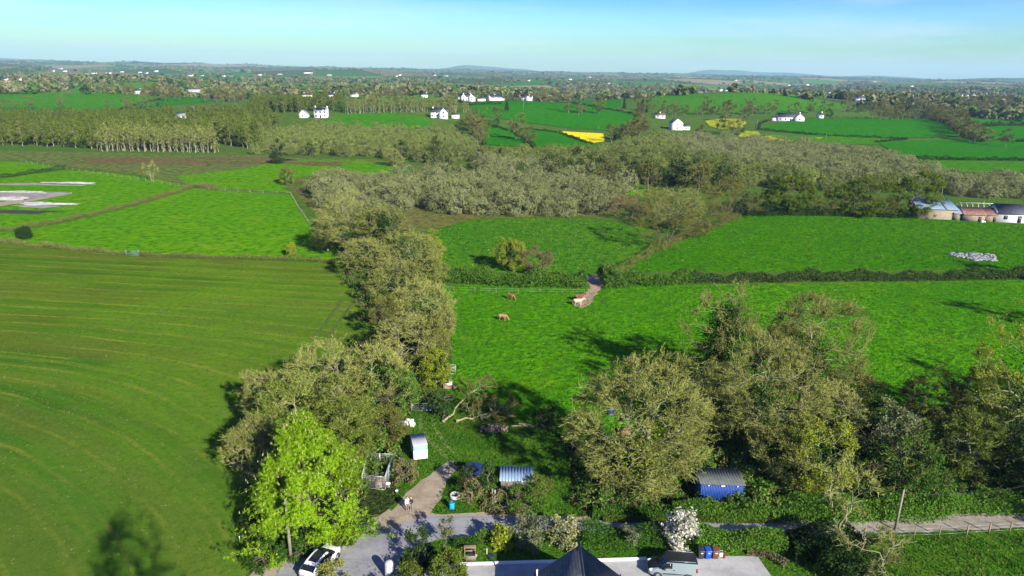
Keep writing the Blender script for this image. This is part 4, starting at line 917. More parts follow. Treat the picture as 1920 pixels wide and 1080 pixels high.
put('poplar', po, 'one of the bare pale-stemmed poplars standing in close rows', 'tree', 'bare poplars in rows', (.75, 1.1), 6, 280, True)
def line(px, spacing, seed, jit=2.0, keep=1.0):
    q = random.Random(seed); outp = []; P = [at(u, v) for u, v in px]
    for a, b in zip(P, P[1:]):
        n = max(1, int((b - a).length / spacing))
        for i in range(n):
            t = (i + q.random()) / n
            if q.random() < keep: outp.append((a.x + (b.x - a.x) * t + q.uniform(-jit, jit), a.y + (b.y - a.y) * t + q.uniform(-jit, jit)))
    return outp
ht = []
for k_, (px, sp, ke) in enumerate([([(1060, 212), (1200, 217), (1320, 216), (1440, 214), (1600, 210)], 8, .8), ([(1185, 205), (1240, 212), (1300, 217)], 8, .9), ([(1640, 224), (1750, 220), (1925, 214)], 7, .9),
        ([(1600, 212), (1680, 207), (1800, 203), (1990, 200)], 9, .9), ([(1650, 200), (1800, 196), (1990, 194)], 12, .9), ([(875, 236), (890, 258), (905, 285)], 7, .7), ([(985, 238), (1050, 247), (1115, 262)], 13, .8), ([(870, 246), (935, 232)], 14, .6),
        ([(960, 256), (990, 272)], 9, .8), ([(1110, 270), (1190, 262), (1200, 246)], 6, .9), ([(1140, 268), (1240, 270), (1330, 262)], 9, .8), ([(1330, 226), (1420, 232)], 14, .6), ([(1370, 252), (1380, 258), (1430, 262)], 9, .7),
        ([(-80, 172), (60, 168), (150, 168), (230, 176)], 13, .8), ([(200, 172), (300, 182), (400, 186), (500, 184)], 8, .9), ([(300, 190), (420, 192), (500, 190)], 9, .9), ([(230, 178), (330, 176), (460, 175)], 12, .8), ([(480, 176), (600, 178), (700, 180), (840, 178)], 10, .9),
        ([(640, 198), (760, 197), (870, 197)], 11, .7), ([(500, 190), (640, 192)], 9, .8), ([(890, 190), (1060, 190)], 16, .7), ([(1000, 188), (1050, 178), (1150, 172)], 12, .8), ([(1590, 196), (1600, 190), (1680, 186), (1800, 184)], 12, .9), ([(1180, 178), (1300, 168), (1440, 167), (1560, 176)], 14, .8),
        ([(-60, 205), (120, 206), (230, 208), (300, 200)], 12, .6), ([(1740, 222), (1790, 245), (1830, 268)], 7, .8), ([(1830, 270), (1990, 285)], 12, .6), ([(1690, 372), (1800, 378), (1990, 384)], 8, .8), ([(1100, 350), (1240, 358), (1330, 365), (1400, 372)], 7, .7)]):
    ht += line(px, sp, 100 + k_, 3, ke)
put('hedgerow_tree', ht, 'one of the bare brown trees lining the distant hedges', 'tree', 'bare hedgerow trees', (.85, 1.6), 7, 295, True)
lf = [tuple(at(u, v)[:2]) for u, v in [(310, 146), (150, 152), (1553, 222), (1545, 224), (590, 192), (615, 205), (640, 209), (930, 240), (1065, 170), (575, 190), (450, 190), (880, 230), (1900, 214), (1915, 216), (1850, 222), (820, 178), (945, 305), (958, 312), (975, 340), (300, 205), (340, 185), (230, 165), (370, 145), (560, 178), (1120, 176), (1760, 214), (1710, 212)]]
put('leafy_tree', lf, 'one of the rounded bright green trees dotted among the far fields', 'tree', 'green leafy trees of the far fields', (.7, 1.1), 8, 100, True)
iv = [tuple(at(u, v)[:2]) for u, v in [(1158, 262), (1172, 264), (1188, 260), (1350, 252), (1313, 258), (905, 300), (1055, 340), (1020, 335), (860, 262), (1300, 350), (1330, 352), (1270, 350), (1220, 346), (1350, 360), (700, 178), (1690, 205), (1740, 206)]] + line([(1040, 334), (1210, 346), (1330, 354), (1390, 366)], 5, 55, 3) + line([(480, 288), (700, 296), (860, 306)], 12, 56, 2, .6)
put('ivy_clad_tree', iv, 'one of the dark ivy-clad trees rising out of the willow scrub', 'tree', 'dark ivy-clad trees of the scrub', (.75, 1.2), 9, 100, True)
cf = [tuple(at(u, v)[:2]) for u, v in [(182, 165), (1170, 205), (1196, 212), (1204, 210), (1212, 212), (1470, 178), (1700, 188), (1685, 188), (500, 150), (120, 140), (425, 190), (950, 208)]]
put('conifer', cf, 'one of the dark pointed conifers among the far fields', 'tree', 'dark conifers of the far fields', (.6, 1.0), 10, 100, True)
db = line([(-60, 264), (60, 268), (170, 278)], 6, 61, 2, .7) + line([(1860, 262), (1990, 272)], 6, 62, 3) + line([(1560, 300), (1650, 312)], 6, 63, 3) + line([(830, 330), (850, 322), (810, 300)], 9, 64, 3) + line([(1840, 238), (1990, 232)], 6, 65, 3) + line([(870, 300), (920, 312)], 7, 66, 3)
put('dark_bush', db, 'one of the low dark bushes along the field margins', 'bush', 'dark bushes of the field margins', (.7, 1.4), 11, 150)
# ---------------------------------------------------------------- hedges
def hedge(px, h, wd, leafm, dens, ls, label, world=False, name='hedge', twig=None, cat='hedge', top=.42):
    P = [Vector(p) for p in px] if world else [at(u, v) for u, v in px]; q = np.random.default_rng(int(abs(P[0].x) * 10) + len(px)); mb = MB(); tot = sum((b - a).length for a, b in zip(P, P[1:]))
    n = int(tot * dens); 
    seg = np.array([(b - a).length for a, b in zip(P, P[1:])]); cum = np.concatenate([[0], np.cumsum(seg)]); t = q.uniform(0, tot, n); k = np.clip(np.searchsorted(cum, t) - 1, 0, len(seg) - 1)
    A = np.array([tuple(p) for p in P]); f = (t - cum[k]) / seg[k]; C = A[k] + (A[k + 1] - A[k]) * f[:, None]; D = unit(A[k + 1] - A[k]); N = np.stack([-D[:, 1], D[:, 0], np.zeros(n)], 1)
    ph = q.uniform(0, 6, 3); hv = h * (1 + top * (.5 * np.sin(t / 2.1 + ph[0]) + .35 * np.sin(t / .9 + ph[1]) + .3 * np.sin(t / 6.3 + ph[2])))
    a = q.uniform(0, pi, n); rr_ = np.where(q.random(n) < .75, q.uniform(.82, 1.05, n), q.uniform(.2, .9, n)); wv = wd / 2 * (1 + .2 * np.sin(t / 1.7 + ph[1]))
    ca = np.sign(np.cos(a)) * np.abs(np.cos(a)) ** .6; sa = np.abs(np.sin(a)) ** .6
    Q = C + N * (ca * rr_ * wv)[:, None]; Q[:, 2] = hgt(Q[:, 0], Q[:, 1]) + sa * rr_ * hv
    nt_ = n // 3 if twig else 0
    v, fc_ = leaves(q, Q[nt_:], ls); mb.add(v, fc_, 0)
    if twig:
        Dn = unit(q.normal(size=(nt_, 3)) * .5 + np.array([0, 0, .8])); v, fc_ = slivers(q, Q[:nt_] - np.array([0, 0, .15]), Dn, q.uniform(.3, .7, nt_) * (h ** .5), np.full(nt_, ls * .35)); mb.add(v, fc_, 1)
    if twig: mats = [leafm, twig]
    else: mats = [leafm]
    return tag(mb.build(name, mats), label, cat)
LF['darkhedge'] = leafmat('shaggy_hedge_leaf', [(.030, .075, .012), (.052, .105, .018), (.020, .050, .010), (.080, .105, .030), (.060, .070, .030)])
hl, bh = LF['hedge'], LF['brownhedge']
hedge([(-40, 450), (0, 454), (60, 464), (160, 472), (236, 479)], 1.25, 1.3, bh, 150, .12, 'clipped brown-green hedge between the striped field and the bright meadow, left of the green gate', twig=TW['tan'])
hedge([(262, 481), (400, 486), (560, 490), (640, 494), (672, 508)], 1.1, 1.2, bh, 150, .12, 'clipped brown-green hedge along the top of the striped field, right of the green gate', twig=TW['tan'])
hedge([(-40, 438), (0, 436), (60, 430), (130, 415), (250, 387), (360, 354)], 1.5, 1.8, bh, 130, .14, 'curving dark hedge above the bright meadow at the left', twig=TW['brown'])
hedge([(360, 354), (385, 348), (400, 357)], 1.3, 4, bh, 90, .15, 'rough brown thicket where the curving hedge meets the marsh', twig=TW['rust'])
hedge([(-40, 338), (0, 335), (60, 326), (125, 317)], 1.6, 1.8, LF['dark'], 110, .16, 'short dark hedge between the two upper left meadows')
hedge([(812, 526), (870, 530), (960, 536), (1040, 538), (1098, 537)], 3.4, 3.0, hl, 330, .2, 'thick bright green hedge behind the grazing cows')
hedge([(1130, 540), (1160, 538), (1200, 536), (1300, 530)], 2.8, 2.4, hl, 260, .2, 'green hedge right of the trodden gateway')
hedge([(1300, 530), (1500, 527), (1700, 526), (1930, 522), (2040, 520)], 2.1, 2.2, LF['darkhedge'], 240, .2, 'long dark green hedge between the cow meadow and the big pasture')
hedge([(1150, 520), (1180, 498), (1220, 475), (1260, 455)], 1.4, 2.6, LF['olive'], 130, .16, 'rough grassy bank climbing from the gateway to the dark bare tree', twig=LF['straw'])
hedge([(1260, 455), (1320, 432), (1385, 408)], 1.5, 2.6, bh, 120, .16, 'scrubby hedge bank up to the top of the big pasture', twig=TW['brown'])
hedge([(1385, 406), (1480, 404), (1600, 406), (1720, 410)], 2.0, 2.0, LF['dark'], 120, .2, 'dark hedge below the yellow-green trees')
hedge([(985, 242), (1050, 250), (1110, 272)], 1.6, 2, LF['dark'], 22, .4, 'dark hedge below the yellow field')
hedge([(960, 247), (985, 262), (1003, 278)], 1.6, 2, LF['dark'], 22, .4, 'dark hedge running down the hill left of the yellow field')
hedge([(905, 232), (935, 240), (960, 248)], 1.6, 2, LF['dark'], 18, .4, 'thin dark hedge on the far hillside below the white houses')
hedge([(1035, 188), (1080, 196), (1150, 208), (1205, 217)], 1.8, 2.4, LF['dark'], 16, .5, 'dark hedge along the crest of the middle hill')
hedge([(1422, 244), (1425, 232), (1440, 228)], 1.6, 2, LF['dark'], 18, .4, 'short dark hedge beside the buttercup field')
hedge([(1424, 244), (1500, 251), (1560, 256), (1700, 262), (1640, 268)], 1.6, 2.2, LF['dark'], 18, .45, 'dark hedge below the domed field at the right')
hedge([(1560, 224), (1640, 221), (1742, 222)], 1.8, 2.4, LF['hedge'], 20, .45, 'green hedge along the top of the domed field')
hedge([(1650, 298), (1720, 299), (1830, 301), (1990, 304)], 1.9, 2.4, LF['dark'], 24, .4, 'dark hedge crossing the lower right far field')
hedge([(1745, 222), (1790, 243), (1840, 268)], 3.0, 4, LF['dark'], 40, .5, 'tall shady hedge down the right side of the domed field')
hedge([(-60, 180), (60, 176), (170, 174)], 1.8, 2.4, LF['dark'], 14, .5, 'far dark hedge along the top of the left hill field')
hedge([(220, 207), (260, 196), (300, 187)], 1.8, 2.6, LF['dark'], 16, .5, 'far dark hedge sloping down the left hill field')
hedge([(640, 186), (760, 186), (880, 197), (940, 196)], 2, 2.6, LF['dark'], 14, .5, 'far dark hedge below the distant white houses')
# ---------------------------------------------------------------- the far countryside: hedgerow trees and woods that read as one mass
q = np.random.default_rng(12); pts = []
for a in range(len(rings)):
    r_ = rings[a]; sp = max(7.0, r_ / 130)
    for b in range(thn):
        for nb in ((a, b + 1), (a + 1, b)):
            if nb[0] >= len(rings) or nb[1] >= thn: continue
            p0, p1 = CV[a, b], CV[nb]; L_ = np.linalg.norm(p1 - p0); n = int(L_ / sp); t = q.random(n); dens = q.uniform(.2, .85)
            P = p0 + (p1 - p0) * t[:, None] + q.normal(size=(n, 2)) * 2.5; pts.append(P[q.random(n) < dens])
    for b in range(thn - 1):
        if a + 1 < len(rings) and q.random() < .16:
            n = int(110 * q.uniform(.5, 1)); s_, t_ = q.random((2, n, 1)); P = CV[a, b] * (1 - s_) * (1 - t_) + CV[a, b + 1] * s_ * (1 - t_) + CV[a + 1, b + 1] * s_ * t_ + CV[a + 1, b] * (1 - s_) * t_; pts.append(P)
for k_, (px_, sp_) in enumerate([([(300, 180), (400, 186), (640, 186), (640, 172), (450, 160), (300, 160)], 17), ([(640, 178), (880, 186), (1000, 184), (1060, 174), (900, 166), (640, 164)], 19), ([(1060, 172), (1240, 176), (1260, 166), (1060, 158)], 17),
        ([(1600, 200), (1700, 205), (1990, 200), (1990, 168), (1750, 165), (1560, 180)], 16), ([(-80, 170), (160, 164), (300, 156), (300, 146), (-80, 146)], 24)]):
    pts.append(scatter(px_, sp_, 700 + k_))
pts = np.concatenate(pts); pts = pts[np.hypot(pts[:, 0], pts[:, 1]) > 560]
FAR_PTS = pts
def far_mass():
    q = np.random.default_rng(13); P = FAR_PTS; d = np.hypot(P[:, 0], P[:, 1]); z = hgt(P[:, 0], P[:, 1]); n = len(P)
    H = q.uniform(5.0, 12.5, n) * np.where(q.random(n) < .25, .5, 1); rx = np.maximum(H * q.uniform(.35, .6, n), d / 420)
    u, v, dd = projn(np.stack([P[:, 0], P[:, 1], z], 1)); _, vt, _ = projn(np.stack([P[:, 0], P[:, 1], z + H], 1)); ru = rx * F / dd; ok = (u > -120) & (u < 2040)
    for a, b, v0, v1, dist in HB: ok &= ~((u + ru > a) & (u - ru < b) & (vt < v1 - 1) & (v > v0) & (dd < dist))
    P, z, H, rx = P[ok], z[ok], H[ok], rx[ok]; n = len(P); m = 40; cls = q.choice(5, n, p=[.34, .26, .18, .14, .08])
    dr = unit(q.normal(size=(n, m, 3))); rr_ = q.uniform(.55, 1.05, (n, m, 1))
    Q = np.stack([P[:, 0], P[:, 1], z + H * .52], 1)[:, None] + dr * rr_ * np.stack([rx, rx, H * .5], 1)[:, None]
    for c in range(5):
        k = cls == c; mb = MB(); QQ = Q[k].reshape(-1, 3); sz = np.repeat(np.maximum(H[k], rx[k]) * .30, m)
        nn = len(QQ); N_ = unit(q.normal(size=(nn, 3)) + np.array([0, -.2, .35])); a_ = unit(np.cross(N_, q.normal(size=(nn, 3)))); b_ = np.cross(N_, a_); s_ = (sz * q.uniform(.6, 1.3, nn))[:, None]
        V = np.stack([QQ - a_ * s_, QQ + b_ * s_ * .8, QQ + a_ * s_, QQ - b_ * s_ * .8], 1).reshape(-1, 3); mb.add(V, np.arange(nn * 4).reshape(-1, 4))
        tag(mb.build(['brown_woodland', 'olive_woodland', 'grey_woodland', 'green_woodland', 'dark_woodland'][c], [FARC[k_] for k_ in ('brown', 'olive', 'grey', 'green', 'dark')][c]),
            ['brown bare trees and hedges covering the far plain', 'olive trees and hedges covering the far plain', 'grey bare trees and hedges covering the far plain', 'green leafy trees dotted over the far plain', 'dark evergreen trees dotted over the far plain'][c], 'woodland', None, 'stuff')
far_mass()
# ---------------------------------------------------------------- yard, farm and garden things
C_ = {}
def PM(k, *a, **kw): C_[k] = M(k, *a, **kw); return C_[k]
PM('white_paint', (.72, .72, .72), (.66, .66, .66), 2, .45); PM('sky_blue_paint', (.22, .50, .60), (.19, .45, .55), 2, .5); PM('galvanised', (.46, .47, .48), (.36, .37, .38), 4, .45, .6)
PM('corrugated_grey', (.34, .35, .37), (.26, .27, .29), 1.5, .5, .2); PM('tyre', (.018, .018, .019), (.028, .028, .028), 6, .85); PM('timber', (.26, .19, .115), (.17, .125, .075), 3, .85, 0, .3, .02)
PM('old_timber', (.19, .165, .13), (.12, .10, .08), 3, .9, 0, .3, .02); PM('orange_timber', (.42, .27, .09), (.32, .20, .07), 3, .8); PM('log_bark', (.115, .085, .06), (.06, .045, .035), 6, .9, 0, .4, .02); PM('cut_wood', (.46, .34, .22), (.34, .24, .15), 8, .85)
PM('blue_plastic', (.012, .30, .50), (.010, .26, .45), 2, .35); PM('dark_plastic', (.03, .033, .04), (.02, .022, .028), 3, .5); PM('navy_paint', (.016, .030, .115), (.012, .022, .085), 2, .5); PM('shed_blue', (.012, .050, .235), (.009, .034, .17), 1.6, .6, 0, .15, .02)
PM('felt', (.085, .098, .092), (.055, .064, .060), 2, .8, 0, .3, .02); PM('red_felt', (.22, .06, .05), (.15, .045, .04), 3, .8); PM('block', (.42, .42, .40), (.30, .30, .28), 1.4, .9, 0, .3, .02); PM('tan_block', (.22, .185, .13), (.17, .14, .10), .8, .9, 0, .2, .02)
PM('rust', (.16, .062, .042), (.20, .125, .10), 1.1, .8, 0, .2, .02, .3, .4, .6); PM('stone', (.26, .26, .26), (.15, .15, .155), 1.5, .9, 0, .4, .04); PM('white_bag', (.66, .63, .62), (.52, .49, .49), 4, .7, 0, .4, .05); PM('grey_bag', (.26, .27, .29), (.18, .19, .21), 4, .7, 0, .4, .05)
PM('pinkish_brick', (.33, .19, .14), (.26, .15, .11), 6, .85); PM('mesh_green', (.10, .19, .15), (.14, .23, .20), 6, .7); PM('kerb', (.66, .65, .62), (.56, .55, .52), 3, .85); PM('pole_wood', (.23, .20, .155), (.15, .13, .10), 3, .9, 0, .3, .02)
PM('barn_roof', (.17, .25, .33), (.14, .205, .28), .7, .5, .15); PM('barn_dark', (.12, .14, .17), (.10, .12, .14), 2, .6); PM('slate_near', (.030, .034, .048), (.052, .057, .072), 2.5, .62, 0, .35, .03)
PM('bin_blue', (.010, .060, .36), (.009, .05, .30), 2, .4); PM('bin_brown', (.115, .055, .032), (.095, .045, .028), 2, .45); PM('red_plastic', (.50, .03, .02), (.42, .025, .02), 2, .4); PM('metallic_grey', (.24, .29, .31), (.21, .26, .28), 1, .3, .25, 0, .01, .6)
PM('black_roof', (.010, .011, .012), (.014, .015, .016), 1, .3, 0, 0, .01, .5); PM('car_white', (.74, .75, .77), (.70, .71, .73), 1, .22, 0, 0, .01, .6); PM('car_glass', (.008, .010, .014), (.010, .013, .018), 1, .08, 0, 0, .01, .6); PM('rim', (.42, .43, .44), (.34, .35, .36), 5, .35, .7)
PM('lamp_glass', (.62, .66, .70), (.52, .56, .60), 6, .15); PM('tail_red', (.35, .012, .010), (.28, .010, .008), 4, .2); PM('white_plastic', (.75, .75, .72), (.68, .68, .65), 2, .4); PM('cream_lid', (.60, .60, .58), (.46, .46, .45), 2, .5)
def slate_courses():
    m, n, o = newmat('slate_courses'); s = n.nodes.new('ShaderNodeSeparateXYZ'); n.links.new(ocoord(n), s.inputs[0])
    c = n.nodes.new('ShaderNodeCombineXYZ'); n.links.new(s.outputs[1], c.inputs[0]); n.links.new(math_(n, 'MULTIPLY', s.outputs[0], 1.25), c.inputs[1])
    k = n.nodes.new('ShaderNodeTexBrick'); n.links.new(c.outputs[0], k.inputs['Vector']); k.inputs['Color1'].default_value = (.060, .066, .086, 1); k.inputs['Color2'].default_value = (.100, .108, .128, 1); k.inputs['Mortar'].default_value = (.012, .013, .016, 1)
    k.inputs['Scale'].default_value = 1.0; k.inputs['Mortar Size'].default_value = .018; k.inputs['Brick Width'].default_value = .5; k.inputs['Row Height'].default_value = .3
    col_ = mixc(n, ramp_f(n, noise(n, .8, 5, .7, ocoord(n)), .48, .66, .6), k.outputs['Color'], (.13, .135, .125))
    princ(n, o, col_, .6, 0, bump(n, k.outputs['Fac'], -.4, .02), .3); return m
C_['slate_near'] = slate_courses()
def facing(p, deg): return R(deg)
def thing(name, p, deg, label, cat, group=None): return empty(name, p, R(deg), label, cat, group)
def box(par, nm, m, *b, bev=.015): return MB().box(*b).build(nm, C_[m], par, bevel=bev)
def wheel(par, x, y, r, wd, axis='x', rimm='rim', nm='wheel'):
    t = MB(); t.lathe([(r * .62, -wd / 2), (r * .93, -wd / 2), (r, -wd * .3), (r, wd * .3), (r * .93, wd / 2), (r * .62, wd / 2)], 20)
    o = t.build('tyre', C_['tyre']); k = MB(); k.lathe([(.001, -wd * .42), (r * .2, -wd * .46), (r * .64, -wd * .34), (r * .64, wd * .34), (r * .2, wd * .46), (.001, wd * .42)], 20)
    rm = k.build('rim', C_[rimm])
    e_ = bpy.data.objects.new(nm, None); col.objects.link(e_); e_.parent = par; e_.location = (x, y, r); e_.rotation_euler = (0, R(90), 0) if axis == 'x' else (R(90), 0, 0); e_.empty_display_size = .1
    o.parent = e_; rm.parent = e_; return e_
def corr(x0, x1, ya, za, yb, zb, n, amp=.03, t=.03):
    """corrugated sheet between a low edge and a high edge"""
    m = MB(); xs = np.linspace(x0, x1, n * 4 + 1); w_ = amp * np.sin(np.arange(n * 4 + 1) * pi / 2)
    v = [(x, y, z + a + d) for x, a in zip(xs, w_) for d in (0, t) for y, z in ((ya, za), (yb, zb))]
    f = []
    for i in range(len(xs) - 1):
        b = i * 4; f += [(b + 2, b + 6, b + 7, b + 3), (b, b + 1, b + 5, b + 4), (b, b + 4, b + 6, b + 2), (b + 1, b + 3, b + 7, b + 5)]
    f += [(0, 2, 3, 1), (len(v) - 4, len(v) - 3, len(v) - 1, len(v) - 2)]
    return m.add(v, f)
# horse trailer
t = thing('horse_trailer', at(789, 866), 16, 'white and pale blue horse trailer with a ribbed grey roof beside the dirt track', 'trailer')
b = box(t, 'body', 'white_paint', -.82, .82, 0, 2.7, .38, 1.55); box(t, 'upper_panel', 'sky_blue_paint', -.815, .815, .003, 2.697, 1.553, 2.15)
corr(-.86, .86, -.06, 2.17, 2.78, 2.17, 9, .025, .05).build('roof', C_['corrugated_grey'], t)
for x in (-.41, 0, .41): MB().box(x - .012, x + .012, -.012, 0, .42, 2.12).build('panel_seam', C_['galvanised'], b)
for s in (-1, 1): wheel(t, s * .9, 1.5, .33, .2)
MB().bar((0, 2.7, .42), (0, 3.8, .42), .09).bar((-.6, 2.7, .42), (0, 3.6, .42), .07).bar((.6, 2.7, .42), (0, 3.6, .42), .07).build('drawbar', C_['galvanised'], t)
# tipped bags
def lump(rx, ry, rz, seed, n=14):
    q = np.random.default_rng(seed); bm = bmesh.new(); bmesh.ops.create_icosphere(bm, subdivisions=3, radius=1); k = q.normal(size=(4, 3)) * 2.2; ph = q.uniform(0, 6, 4)
    V = np.array([tuple(v.co) for v in bm.verts]); s = 1 + .13 * np.sin(V @ k.T + ph).sum(1); V = np.sign(V) * np.abs(V) ** .8 * s[:, None] * np.array([rx, ry, rz]); V[:, 2] += rz * .8
    Fc = np.array([[v.index for v in f.verts] for f in bm.faces]); bm.free(); return MB().add(V, Fc)
for i, (u, v, m, rx, ry, lab) in enumerate([(755, 797, 'grey_bag', .55, .45, 'grey bag slumped at the left of the small white heap'), (766, 795, 'white_bag', .6, .5, 'large white bag in the middle of the small heap by the track'), (772, 800, 'white_bag', .38, .34, 'smaller white bag at the right of the small heap by the track')]):
    o = lump(rx, ry, .36, 60 + i).build('feed_bag', C_[m], None, True); o.location = at(u, v); tag(o, lab, 'bag')
# field gates
def gate(u, v, wd, deg, label, m='galvanised', h=1.15):
    t = thing('field_gate', at(u, v), deg, label, 'gate'); f = MB()
    for z in (.15, .35, .56, .8, h): f.bar((-wd / 2, 0, z), (wd / 2, 0, z), .05)
    for x in (-wd / 2, 0, wd / 2): f.bar((x, 0, .1), (x, 0, h + .05), .05)
    f.bar((-wd / 2, 0, .15), (0, 0, h), .04).bar((wd / 2, 0, .15), (0, 0, h), .04).build('gate_frame', C_[m], t)
    for s in (-1, 1): MB().box(s * (wd / 2 + .18) - .08, s * (wd / 2 + .18) + .08, -.08, .08, -.2, h + .3).build('post', C_['old_timber'], t)
gate(795, 771, 3.0, 4, 'galvanised field gate closing the grassy track into the cow meadow'); gate(249, 480, 2.9, -4, 'pale green field gate in the clipped hedge of the striped field', 'mesh_green', 1.3)
# white-lidded bin, trough, sheep feeder
t = thing('feed_bin', at(839, 729), 2, 'white-lidded feed bin with a brick-brown front standing in the grass', 'bin')
box(t, 'bin_wall', 'pinkish_brick', -.6, .6, 0, 1.25, 0, .62); corr(-.66, .66, -.04, .66, 1.32, .8, 6, .015, .03).build('lid', C_['cream_lid'], t)
t = thing('trough', at(852, 729), 2, 'small open timber trough beside the white-lidded feed bin', 'trough'); m = MB(); m.box(-.3, .3, 0, .06, 0, .4).box(-.3, .3, .56, .62, 0, .4).box(-.3, -.24, .06, .56, 0, .4).box(.24, .3, .06, .56, 0, .4).box(-.24, .24, .06, .56, 0, .08); m.build('trough_box', C_['timber'], t)
t = thing('sheep_feeder', at(844, 702), 0, 'empty white-barred sheep feeder frame behind the feed bin', 'feeder'); m = MB()
for x in (-.75, .75):
    for y in (0, 1.0): m.bar((x, y, 0), (x, y, 1.2), .05)
for z in (.12, .6, 1.2):
    m.bar((-.75, 0, z), (.75, 0, z), .045).bar((-.75, 1, z), (.75, 1, z), .045).bar((-.75, 0, z), (-.75, 1, z), .045).bar((.75, 0, z), (.75, 1, z), .045)
m.build('frame', C_['galvanised'], t); m = MB()
for i in range(7): x = -.72 + i * .24; m.bar((x, .06, 1.18), (x * .25, .5, .3), .03).bar((x, .94, 1.18), (x * .25, .5, .3), .03)
m.build('hay_rack', C_['galvanised'], t)
# fallen trees, ivy stump, logs and planks
def felled(u, v, H, rx, az, tilt, label, seed):
    wc = tree(seed, H, rx, trunk=.3, n1=10, n2=44, n3=240, tw=6, twl=.6, tww=.045, zlo=.2, up=.9, r0=.17, lump=.35)
    e_ = plant(meshes(wc, 'fallen_tree', BK['olive'], [TW['brown']]), 'fallen_tree', at(u, v) + Vector((0, 0, .25)), label, 'tree'); e_.rotation_euler = (0, R(tilt), R(az))
felled(832, 792, 9.5, 2.5, 46, 70, 'fallen tree with bare pale branches pointing up the meadow', 301); felled(858, 792, 7.5, 2.2, 18, 80, 'second fallen tree lying behind the log pile', 302); felled(905, 785, 5, 1.6, 10, 76, 'broken crown lying in shade right of the fallen trees', 303)
p = at(833, 785); wc = tree(310, 4.2, 1.7, trunk=.4, n1=7, n2=18, n3=60, tw=3, twl=.5, tww=.05, zlo=.45, leaf=300, lsize=.12, r0=.32, ivy=700, ivytop=.6); plant(meshes(wc, 'snag', BK['brown'], [TW['dark'], LF['ivy'], LF['ivy']]), 'dead_tree', p, 'black-barked dead snag at the root of the fallen tree', 'tree')
lg = MB(); lg.tube([(-.24, 0, 0), (.24, 0, 0)], [.14, .13], 9, 0, False); k = len(lg.v[0]); lg.f.append((np.array([list(range(8, -1, -1))]), 1)); lg.f.append((np.array([list(range(9, 18))]), 1)); lgm = lg.mesh('log', [C_['log_bark'], C_['cut_wood']], False)
q = random.Random(3); c = at(927, 806)
for i in range(64):
    lay = 0 if i < 34 else 1 if i < 54 else 2; o = bpy.data.objects.new('log', lgm); col.objects.link(o)
    o.location = (c.x + q.uniform(-1.75, 1.75) * (1 - .25 * lay), c.y + q.uniform(-.55, .75) * (1 - .3 * lay), .13 + lay * .21 + q.uniform(0, .06)); o.rotation_euler = (q.uniform(-.3, .3), q.uniform(-.3, .3), R(90) + q.uniform(-1.1, 1.1)); s = q.uniform(.75, 1.3); o.scale = (s, s, s)
    tag(o, 'one of the short cut logs heaped in the log pile', 'log', 'cut logs in the heap')
for i, (u, v, a) in enumerate([(972, 799, 2), (985, 796, -4), (998, 799, 5)]):
    o = MB().box(-.9, .9, -.1, .1, .02, .1).build('plank', C_['cut_wood'], None, bevel=.01); o.location = at(u, v); o.rotation_euler = (0, 0, R(a)); tag(o, ['pale plank lying nearest the log pile', 'middle one of three pale planks in the grass', 'pale plank farthest from the log pile'][i], 'plank')
# dog run and kennel
A, B, Cc, D = at(690, 873), at(736, 876), at(722, 920), at(680, 915)
t = thing('dog_run', (0, 0, 0), 0, 'open wire dog run with thin posts beside the chestnut', 'pen')
for P in (A, B, Cc, D, (A + B) / 2, (B + Cc) / 2): MB().box(P.x - .04, P.x + .04, P.y - .04, P.y + .04, -.1, 1.75).build('post', C_['old_timber' if P is Cc else 'galvanised'], t)
for P, Q in ((A, B), (B, Cc), (Cc, D), (D, A)):
    for z in (.1, 1.7): MB().bar((P.x, P.y, z), (Q.x, Q.y, z), .045).build('rail', C_['galvanised'], t)
    m = MB(); n = int((Q - P).length / .16)
    for i in range(1, n): X_ = P + (Q - P) * (i / n); m.bar((X_.x, X_.y, .1), (X_.x, X_.y, 1.68), .012)
    for z in np.arange(.3, 1.6, .18): m.bar((P.x, P.y, z), (Q.x, Q.y, z), .012)
    m.build('wire_mesh', C_['galvanised'], t)
m = MB(); d_ = Cc - B; m.bar((B.x + .06, B.y, .9), (Cc.x + .06 - d_.x * .35, Cc.y - d_.y * .35, .9), .03, 1.5); m.build('windbreak_panel', C_['mesh_green'], t)
t = thing('dog_kennel', at(711, 915), 8, 'small kennel with a red felt roof inside the wire dog run', 'kennel'); m = MB(); prism(m, -.42, .42, 0, .8, 0, .55, .28, 'y'); m.build('wall', C_['old_timber'], t); m = MB(); slabs(m, -.42, .42, 0, .8, .55, .28, 'y', .08, .04); m.build('roof', C_['red_felt'], t)
def bucket(u, v, label, m='white_plastic', r=.16, h=.3): 
    o = MB().lathe([(.001, .02), (r * .8, .02), (r, h), (r * 1.06, h), (r * 1.06, h + .02), (r * .92, h + .02), (r * .76, .06), (.001, .06)], 16).build('bucket', C_[m], None, True); o.location = at(u, v); tag(o, label, 'bucket')
bucket(728, 913, 'white bucket against the corner post of the dog run', r=.26, h=.42); bucket(744, 924, 'small white tub in the grass between dog run and track', r=.16, h=.26)
t = thing('crate', at(752, 862), 10, 'small black crate left of the horse trailer', 'crate'); m = MB()
for z in (.02, .2, .38): m.box(-.28, .28, -.2, -.17, z, z + .12).box(-.28, .28, .17, .2, z, z + .12).box(-.28, -.25, -.17, .17, z, z + .12).box(.25, .28, -.17, .17, z, z + .12)
m.box(-.25, .25, -.17, .17, .02, .05); m.build('crate_wall', C_['dark_plastic'], t)
o = MB().tube([(0, 0, -.1), (.03, 0, .5), (0, .05, .9)], [.16, .14, .12], 9).build('tree_stump', C_['cut_wood']); o.location = at(691, 846); tag(o, 'pale peeled stump at the edge of the olive trees', 'stump')
